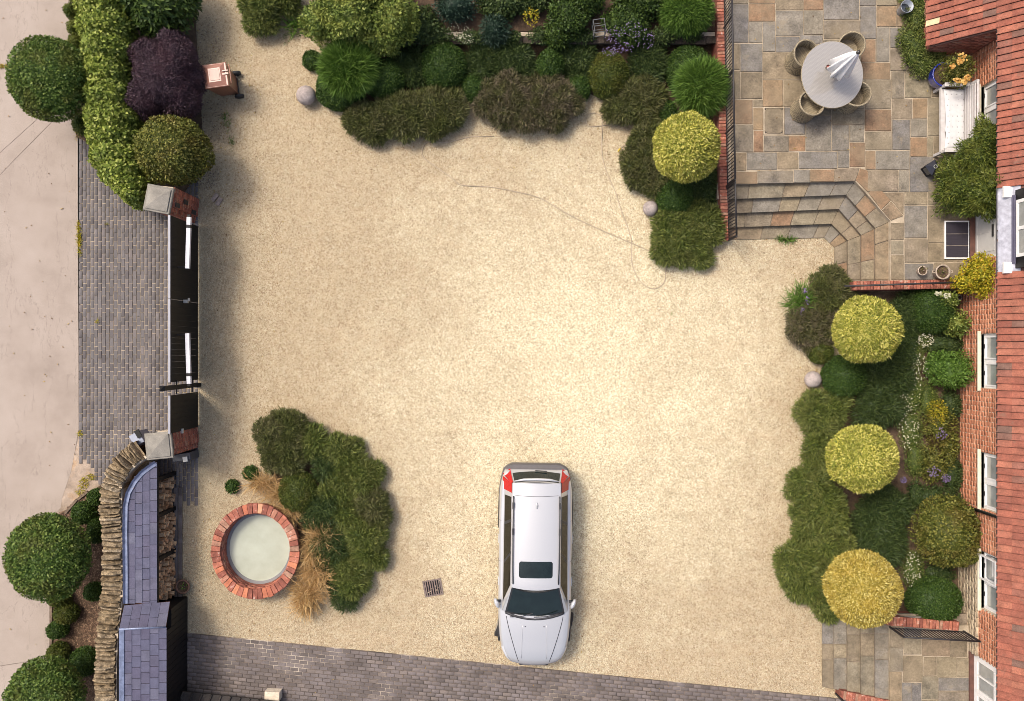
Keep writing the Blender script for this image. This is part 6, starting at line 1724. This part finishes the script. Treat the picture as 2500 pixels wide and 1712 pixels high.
# border below the raised garden --------------------------------------
BB = 'clipped box balls'
for (x, y, rx, ry, h, m_, lab) in ((762, 148, 21, 22, .35, 'box', 'tiny clipped box bush left of the feathery green bush'), (830, 218, 58, 52, .6, 'box', 'dark box ball skirting the feathery bush by the stone ball'), (940, 196, 48, 48, .75, 'box', 'dark box ball right of the left feathery bush'), (1083, 163, 55, 57, .8, 'box', 'largest round box ball in the middle of the upper border'),
    (1156, 217, 29, 34, .5, 'box', 'small box bush wedged between the two long heather clumps'), (1343, 162, 34, 37, .75, 'box', 'dark round box ball above the second heather clump'), (1412, 217, 28, 32, .5, 'box', 'small box bush left of the tall olive box dome'), (1485, 185, 46, 56, .8, 'boxo', 'tall olive green box dome under the purple asters'),
    (1680, 175, 54, 60, .8, 'box', 'box ball partly behind the right feathery bush'), (1623, 272, 26, 26, .45, 'box', 'small box ball above the variegated tree by the terrace'), (1646, 480, 44, 46, .7, 'box', 'clipped box ball below the variegated tree by the terrace'),
    (2002, 858, 29, 29, .5, 'boxo', 'small box ball left of the house border trees'), (2059, 920, 51, 50, .75, 'box', 'box ball beside the stone ball in the house border'), (2272, 757, 56, 56, .8, 'box', 'large box ball beside the house under the clay pot wall'), (2278, 1466, 64, 56, .75, 'box', 'wide oval box bush above the lower iron railing'),
    (728, 1200, 45, 50, .6, 'boxo', 'olive box ball in the bed beside the brick well'), (612, 1156, 17, 17, .25, 'box', 'tiny box bush alone on gravel, upper of two near the well'), (567, 1188, 14, 15, .22, 'box', 'tiny box bush alone on gravel, lower of two near the well')):
    ball(lab, x, y, rx, ry, h, m_, group=BB)
plant('feathery_bush', 'bright feathery green bush at the left end of the upper border', 'shrub', 'feather', 'feather', [(850, 165, 62, 60, .35, 1.25)], 0, 'feathery bushes', .02)
plant('feathery_bush', 'bright feathery green bush beside the terrace wall', 'shrub', 'feather', 'feather', [(1712, 212, 55, 58, .35, 1.25)], 0, 'feathery bushes', .02)
HG = 'heather clumps'
def heath(lab, bl, m_='heath', st='heath', grp=HG, name='heather_clump', over=None): return plant(name, lab, 'heather', st, m_, bl, 0, grp, over=over)
heath('long brown green heather clump nearest the grey brown stone ball', [(985, 288, 78, 52, 0, .55), (905, 300, 62, 42, 0, .5), (1075, 278, 66, 56, 0, .55), (880, 285, 30, 28, 0, .4)])
heath('wide purplish heather clump in the centre of the upper border', [(1240, 250, 72, 62, 0, .6), (1345, 252, 68, 64, 0, .6), (1290, 268, 70, 55, 0, .6)], 'heathp')
heath('round brown heather clump right of the hose loop', [(1555, 242, 62, 58, 0, .55), (1520, 265, 35, 35, 0, .4)], 'heath')
heath('tall brown heather clump left of the variegated tree by the terrace', [(1578, 345, 40, 50, 0, .5), (1565, 412, 40, 58, 0, .5), (1600, 440, 33, 33, 0, .45)])
heath('large green heather clump at the foot of the terrace railing', [(1645, 592, 56, 54, 0, .5), (1715, 550, 44, 46, 0, .5), (1648, 548, 32, 30, 0, .45), (1690, 610, 36, 34, 0, .42)], 'heathg')
heath('olive heather clump under the end of the black handrail by the pots', [(2025, 712, 48, 48, 0, .5)])
heath('purple brown heather clump left of the variegated tree by the pots wall', [(1975, 800, 54, 46, 0, .5), (2010, 770, 35, 35, 0, .45)], 'heathp')
heath('green heather clump left below the stone ball in the house border', [(2005, 1015, 56, 50, 0, .5), (2040, 975, 30, 25, 0, .35)], 'heathg')
heath('small green heather tuft left of the middle yellow tree', [(1998, 1100, 30, 30, 0, .4)], 'heathg')
heath('broad dark green heather mass along the gravel of the house border', [(1975, 1185, 55, 58, 0, .55), (2000, 1265, 66, 66, 0, .6), (1955, 1370, 50, 62, 0, .55), (1965, 1410, 48, 50, 0, .5), (2020, 1345, 60, 60, 0, .55), (2020, 1475, 24, 24, 0, .35)], 'heathg')
heath('round grey brown heather at the top of the bed by the well', [(690, 1065, 58, 68, 0, .55), (690, 1110, 48, 45, 0, .5)], 'heath')
heath('small green heather tuft right of the round heather near the well', [(763, 1072, 30, 30, 0, .4)], 'heathg')
heath('mixed green heather mass curving round the right side of the well bed', [(895, 1320, 46, 64, 0, .5), (862, 1400, 50, 52, 0, .45), (835, 1185, 48, 48, 0, .4), (860, 1260, 44, 50, 0, .42)], 'heathg')
heath('green heather on the upper right rim of the well bed', [(838, 1108, 46, 44, 0, .45), (880, 1160, 44, 46, 0, .5)], 'heathg')
heath('olive brown heather on the far right rim of the well bed', [(908, 1238, 38, 52, 0, .5)], 'heath')
heath('dark green low heather in the hollow of the well bed', [(790, 1250, 42, 40, 0, .38), (815, 1340, 46, 46, 0, .38), (835, 1440, 30, 28, 0, .35), (800, 1130, 30, 30, 0, .35)], 'fern', 'fern')
FG = 'dark fine leaved bushes'
def fern(lab, bl): return plant('fine_leaf_bush', lab, 'shrub', 'fern', 'fern', [b[:5] + (b[5] * .8,) for b in bl], 0, FG)
fern('dark feathery bush between the left box balls of the upper border', [(1005, 165, 40, 45, 0, .5)])
fern('dark feathery bush between the largest box ball and the second heather', [(1185, 150, 42, 45, 0, .55), (1255, 150, 42, 48, 0, .55)])
fern('dark feathery bush between the round box ball and the olive dome', [(1410, 150, 40, 48, 0, .55)])
fern('dark feathery bush between the olive dome and the right feathery bush', [(1585, 155, 40, 48, 0, .55)])
fern('dark fine leaved mass under the variegated tree by the terrace wall', [(1718, 450, 38, 55, 0, .5), (1640, 425, 40, 30, 0, .4)])
fern('dark green mass between the two upper trees of the house border', [(2140, 925, 56, 62, 0, .55), (2145, 1000, 55, 45, 0, .5), (2185, 900, 25, 50, 0, .5)])
fern('dark green mass between the two lower trees of the house border', [(2150, 1255, 62, 60, 0, .6), (2150, 1320, 58, 50, 0, .6)])
fern('dark green strip behind the variegated tree near the clay pots', [(2205, 760, 28, 45, 0, .45), (2195, 830, 28, 40, 0, .4)])
# raised garden -------------------------------------------------------
plant('round_leaf_bush', 'dark green grassy bush cut by the top edge left of the gravel path', 'shrub', 'heath', 'heathg', [(640, 25, 46, 60, 0, .7), (690, 0, 40, 35, 0, .6)])
plant('strap_leaf_plant', 'small yellow green strap leaved plant on gravel near the top edge', 'plant', 'grass', 'feather', [(725, 62, 22, 26, 0, .2)], over=dict(dens=420, L=.22, W=.03, up=.5, core=.2))
plant('viburnum_tree', 'large yellow green leafy tree overhanging the left end of the raised border', 'tree', 'vib', 'vib', [(860, 40, 85, 62, .5, 2.0), (960, 50, 58, 58, .5, 1.9), (790, 55, 50, 50, .4, 1.6), (930, 95, 40, 36, .4, 1.5), (880, -20, 110, 55, .5, 2.1), (955, 120, 16, 16, .5, 1.2)], 0, None, .06, 'crown')
plant('spurge', 'blue green spurge in front of the retaining wall', 'plant', 'sparse', 'teal', [(1208, 75, 36, 36, .05, .8)], U - .1, over=dict(dens=1500, L=.09, W=.02, core=.7))
plant('teal_bush', 'dark teal shrub at the top edge of the raised border', 'shrub', 'sparse', 'teal', [(1110, 15, 55, 45, .05, .8)], U, over=dict(dens=900, core=.75))
plant('yellow_bush', 'small yellow leaved bush in the dark raised border', 'shrub', 'yellow', 'yellow', [(1297, 42, 18, 20, .1, .6)], U, over=dict(dens=240, core=.25))
plant('leafy_bush', 'mid green leafy bush left of the wire plant frame', 'shrub', 'vib', 'broad', [(1385, 45, 52, 50, .0, .8), (1360, 90, 35, 25, .0, .5), (1420, 0, 50, 40, 0, .8)], U)
plant('leafy_bush', 'dark green leafy bush around the purple asters', 'shrub', 'vib', 'broad', [(1530, 55, 55, 55, .0, .8), (1560, 0, 60, 45, 0, .8)], U)
plant('leafy_bush', 'bright green bush at the right end of the raised border', 'shrub', 'feather', 'feather', [(1675, 32, 62, 48, .0, 1.0)], U, over=dict(L=.12))
plant('leafy_bush', 'low dark leafy plant sprawling over the retaining wall left of the wire stand', 'shrub', 'sparse', 'fern', [(1330, 85, 40, 20, 0, .3), (1250, 92, 24, 14, 0, .25), (1420, 90, 30, 16, 0, .3)], U, over=dict(dens=1400, core=.6))
plant('leafy_bush', 'low dark leafy plant sprawling over the retaining wall near the terrace', 'shrub', 'sparse', 'fern', [(1620, 88, 34, 20, 0, .35), (1570, 92, 26, 15, 0, .3), (1690, 85, 26, 18, 0, .25)], U, over=dict(dens=1400, core=.6))
plant('leafy_bush', 'low dark leafy plant sprawling over the retaining wall by the white flowers', 'shrub', 'sparse', 'fern', [(1060, 88, 44, 22, 0, .3), (1150, 92, 34, 16, 0, .28), (985, 92, 34, 18, 0, .3)], U, over=dict(dens=1400, core=.6))
plant('leafy_bush', 'dark leafy bush filling the raised border behind the spurge', 'shrub', 'vib', 'fern', [(1220, 0, 60, 50, 0, .6), (1030, 60, 45, 40, 0, .5), (1290, -10, 60, 40, 0, .6)], U)
def flowers(name, label, cat, mat, pts, zb, r=.018, kind=None, n=260, sp=None, h=.0):
    rs = np.random.default_rng(SEED[0]); SEED[0] += 1
    V, F, A = [], [], []
    for _ in range(n):
        c = rnd.choice(pts); a = rnd.uniform(0, 6.28); q = math.sqrt(rnd.random()); px, py = c[0] + math.cos(a) * c[2] * q, c[1] + math.sin(a) * c[3] * q
        z = zb + rnd.uniform(0, h); x, y, _ = W(px, py, z); rr = r * rnd.uniform(.6, 1.3); b0 = len(V); rv = rnd.random(); tx_, ty_ = rnd.uniform(-.4, .4), rnd.uniform(-.4, .4)
        for k in range(5): an = a + k * 1.2566; dx, dy = rr * math.cos(an), rr * math.sin(an); V.append((x + dx, y + dy, z + dx * tx_ + dy * ty_)); A.append(rv)
        F.append((b0, b0 + 1, b0 + 2, b0 + 3)); V.append((x, y, z + rr * .5)); A.append(rv); F.append((b0 + 3, b0 + 4, b0, b0 + 5))
    o = obj(name, npmesh(name, V, [F], {'rnd': A}), G[mat], kind='stuff'); return tag(o, label, cat)
flowers('aster_flowers', 'mauve aster flowers over the top retaining wall', 'flowers', 'mauve', [(1545, 72, 24, 20), (1520, 118, 26, 16), (1490, 125, 20, 12), (1500, 85, 25, 22), (1575, 95, 25, 25)], U + .7, .012, n=260, h=.25)
flowers('aster_flowers', 'mauve aster flowers beside the house wall', 'flowers', 'mauve', [(2298, 1060, 14, 16), (2280, 1152, 16, 14), (2310, 1168, 12, 10), (2206, 1172, 8, 8)], .45, .014, n=220, h=.16)
flowers('white_flowers', 'tiny white flowers scattered by the spurge', 'flowers', 'white', [(1120, 75, 30, 22), (1140, 95, 20, 12)], U + .3, .009, n=130, h=.1)
# house border ---------------------------------------------------------
plant('ground_cover', 'low leafy daisy ground cover filling the middle of the house border', 'ground cover', 'sparse', 'heathg', [(2225, 865, 28, 62, 0, .25), (2228, 960, 30, 62, 0, .25), (2225, 1050, 28, 62, 0, .25), (2235, 1125, 26, 45, 0, .25), (2228, 1385, 28, 52, 0, .25), (2262, 830, 30, 30, 0, .22), (2265, 980, 26, 50, 0, .24)], 0, over=dict(dens=1700, L=.06, W=.02, core=.75, lump=.22, inset=.4))
plant('ground_cover', 'dark leafy ground cover along the foot of the house wall', 'ground cover', 'sparse', 'fern', [(2320, 990, 26, 40, 0, .3), (2325, 1160, 24, 50, 0, .3), (2318, 840, 28, 34, 0, .3), (2275, 1215, 40, 30, 0, .28), (2240, 1210, 26, 36, 0, .25), (2290, 1400, 40, 26, 0, .25), (2335, 1240, 18, 40, 0, .3), (2250, 1440, 26, 30, 0, .22), (2295, 840, 40, 26, 0, .3)], 0, over=dict(dens=1600, L=.07, W=.024, core=.75, lump=.22, inset=.4))
flowers('daisy_flowers', 'small white daisies over the green ground cover by the house', 'flowers', 'white', [(2222, 860, 24, 42), (2222, 950, 26, 60), (2220, 1050, 26, 52), (2228, 1390, 22, 45), (2242, 900, 28, 34), (2260, 830, 20, 20)], .24, .014, n=620, h=.10)
plant('perennial_clump', 'tangle of green and mauve perennials beside the house wall', 'plant', 'sparse', 'olive', [(2290, 1040, 40, 50, 0, .5), (2280, 1130, 42, 45, 0, .5), (2310, 1090, 30, 40, 0, .5)], 0, over=dict(dens=1100, core=.5))
plant('goldenrod', 'yellow plume plant beside the house wall', 'plant', 'sparse', 'yellow', [(2285, 1005, 22, 30, .1, .7)], 0, over=dict(dens=700, core=.2, L=.05, W=.02))
plant('leafy_shrub', 'fresh green shrub leaning on the house wall above the daisies', 'shrub', 'vib', 'feather', [(2320, 905, 50, 46, .1, .9), (2285, 890, 30, 30, .05, .6)], 0, over=dict(L=.06, W=.035, core=.7))
plant('round_shrub', 'large rounded yellow green shrub by the house downpipe', 'shrub', 'vib', 'olive', [(2310, 1297, 78, 86, .2, 1.5), (2340, 1340, 45, 40, .2, 1.3)], 0, None, None, over=dict(L=.06, W=.045, lump=.08, core=.84, dens=1500))
plant('wall_shrub', 'dense green shrub climbing the house wall beside the front door', 'shrub', 'conif', 'conif', [(2355, 455, 74, 70, .05, 1.4), (2385, 385, 45, 50, .2, 1.6), (2400, 335, 20, 40, .8, 1.8), (2400, 470, 42, 60, .4, 1.8)], T, over=dict(L=.10, W=.022, lump=.34, inset=.5, dens=2400, core=.7))
plant('yellow_wall_shrub', 'bright yellow green shrub below the front door on the house wall', 'shrub', 'yellow', 'yellow', [(2398, 665, 48, 45, .3, 1.5), (2360, 690, 36, 24, .2, 1.1), (2415, 700, 32, 32, .3, 1.5)], .3, over=dict(core=.72))
plant('hydrangea', 'plant with white flower heads above the house border box ball', 'plant', 'sparse', 'vib', [(2310, 735, 26, 22, .2, .95), (2330, 790, 30, 32, .1, .9)], 0, over=dict(dens=800, core=.6))
flowers('hydrangea_flowers', 'white hydrangea heads by the clay pot wall', 'flowers', 'white', [(2290, 717, 10, 5), (2312, 722, 9, 7)], 1.0, .02, n=60, h=.08)
plant('potted_hydrangea', 'orange faded hydrangea growing in the cobalt blue pot', 'plant', 'sparse', 'olive', [(2334, 172, 38, 38, -.1, .62)], T + .48, over=dict(dens=900, core=.55))
flowers('hydrangea_flowers', 'faded orange flower heads over the blue pot', 'flowers', 'orange', [(2352, 140, 12, 10), (2343, 152, 7, 6), (2340, 196, 12, 6), (2362, 190, 8, 8), (2325, 162, 6, 6), (2355, 200, 5, 5)], T + 1.06, .028, n=150, h=.08)
plant('creeping_plant', 'low green creeper growing along the foot of the wing wall', 'plant', 'fern', 'heathg', [(2232, 60, 16, 42, 0, .15), (2228, 115, 22, 34, 0, .18), (2250, 150, 34, 22, 0, .2), (2285, 158, 24, 16, 0, .18), (2235, 5, 14, 40, 0, .15)], T, over=dict(L=.07, lump=.2))
plant('agapanthus', 'strap leaved plant with pale blue flowers at the gravel corner by the pots wall', 'plant', 'grass', 'feather', [(1958, 738, 30, 36, 0, .35)], over=dict(dens=900, L=.3, W=.018, core=.4))
flowers('agapanthus_flowers', 'pale blue agapanthus flowers at the gravel corner', 'flowers', 'mauve', [(1965, 710, 6, 6), (1958, 760, 7, 10), (1972, 735, 5, 12)], .42, .016, n=50, h=.05)
plant('pot_herb', 'sparse brown green herb in the large handled clay pot', 'plant', 'sparse', 'olive', [(2303, 664, 13, 13, 0, .08)], T + .31, over=dict(dens=600, L=.05, W=.012, core=.2))
plant('pot_herb', 'green herb sprouting in the small clay pot', 'plant', 'sparse', 'olive', [(2254, 661, 9, 9, 0, .08)], T + .19, over=dict(dens=700, L=.05, W=.014, core=.2))
plant('pot_herb', 'small green seedling in the brown terracotta pot by the log store', 'plant', 'sparse', 'feather', [(449, 1432, 8, 8, 0, .08)], .165, over=dict(dens=700, L=.05, W=.02, core=.2))
# ornamental grasses beside the well --------------------------------------
OG = 'dry ornamental grasses round the well'
for (bl, lab) in (([(645, 1178, 36, 18, 0, .3), (680, 1205, 26, 22, 0, .3)], 'dry orange grass above the brick well'), ([(715, 1245, 24, 28, 0, .3)], 'dry grass tuft between the well and the olive box ball'), ([(785, 1310, 36, 28, 0, .45), (765, 1350, 25, 30, 0, .4)], 'tawny feathery grass right of the brick well'), ([(755, 1445, 40, 36, 0, .5), (775, 1395, 38, 34, 0, .45), (745, 1480, 25, 16, 0, .3)], 'large orange dry grass at the lower right of the well')):
    plant('ornamental_grass', lab, 'grass', 'grass', 'grass', bl, 0, OG)
# weeds and tufts -----------------------------------------------------------
def tufts(name, label, pts, mat, n=60, L=.07, kind='stuff'):
    rs = np.random.default_rng(SEED[0]); SEED[0] += 1; P_ = []
    for (px, py, rx, ry, k) in pts:
        for _ in range(k):
            a = rnd.uniform(0, 6.28); q = math.sqrt(rnd.random()); x, y, _z = W(px + rx * q * math.cos(a), py + ry * q * math.sin(a), 0); P_.append((x, y, .008))
    P_ = np.array(P_); N_ = np.tile([0, 0, .6], (len(P_), 1)); V, F, rn, tp = blades(P_, N_, L, .01, rs, .2, .6, .5)
    o = obj(name, npmesh(name, V, list(F), {'rnd': rn, 'tip': tp}), G[mat], kind=kind); return tag(o, label, 'weeds')
tufts('roadside_weeds', 'dry weeds growing along the joint between road and brick apron', [(193, 570, 5, 32, 260), (196, 600, 4, 30, 160), (196, 1058, 4, 7, 60), (205, 1180, 12, 14, 160), (222, 1165, 10, 8, 90), (198, 1202, 14, 8, 90), (260, 548, 5, 3, 20), (238, 785, 6, 4, 30), (5, 163, 16, 5, 130), (180, 60, 6, 50, 120), (182, 140, 5, 40, 90), (187, 320, 5, 25, 60)], 'yellow', L=.08)
tufts('gravel_weeds', 'grass tufts coming up through the gravel', [(556, 300, 8, 22, 46), (565, 345, 7, 18, 30), (548, 285, 6, 12, 20), (1920, 586, 24, 5, 180), (1905, 582, 16, 4, 90), (1640, 770, 3, 3, 4), (700, 95, 10, 14, 30)], 'feather', L=.14)
tufts('shrub_litter', 'fallen leaves and dry stems around the shrubs by the bin', [(500, 100, 45, 60, 260), (520, 300, 30, 60, 200), (500, 430, 35, 35, 200)], 'purple', L=.05)

def fallen_leaves():
    rs = np.random.default_rng(5); P_ = []
    for (x0, x1, y0, y1, n) in ((470, 640, 0, 520, 190), (480, 700, 520, 1540, 120), (740, 1500, 300, 420, 70), (1900, 2030, 640, 1600, 90), (470, 1900, 1550, 1700, 60), (1780, 2300, 20, 660, 70), (5, 190, 0, 1700, 60)):
        for _ in range(n):
            x, y = rnd.uniform(x0, x1), rnd.uniform(y0, y1); z = T + .01 if x > 1775 and y < 440 else .012; P_.append(W(x, y, z))
    P_ = np.array(P_); V, F, rn, tp = leaves(P_, np.tile([0, 0, 1.], (len(P_), 1)), .05, .028, rs, (.0, .25))
    o = obj('fallen_leaves', npmesh('fallen_leaves', V, [F], {'rnd': rn, 'tip': tp}), leafmat('dead_leaf', [(0, (.10, .055, .025)), (.5, (.22, .13, .05)), (1, (.34, .25, .08))], trans=.1), kind='stuff'); tag(o, 'small brown fallen leaves scattered over the yard', 'leaves')
fallen_leaves()
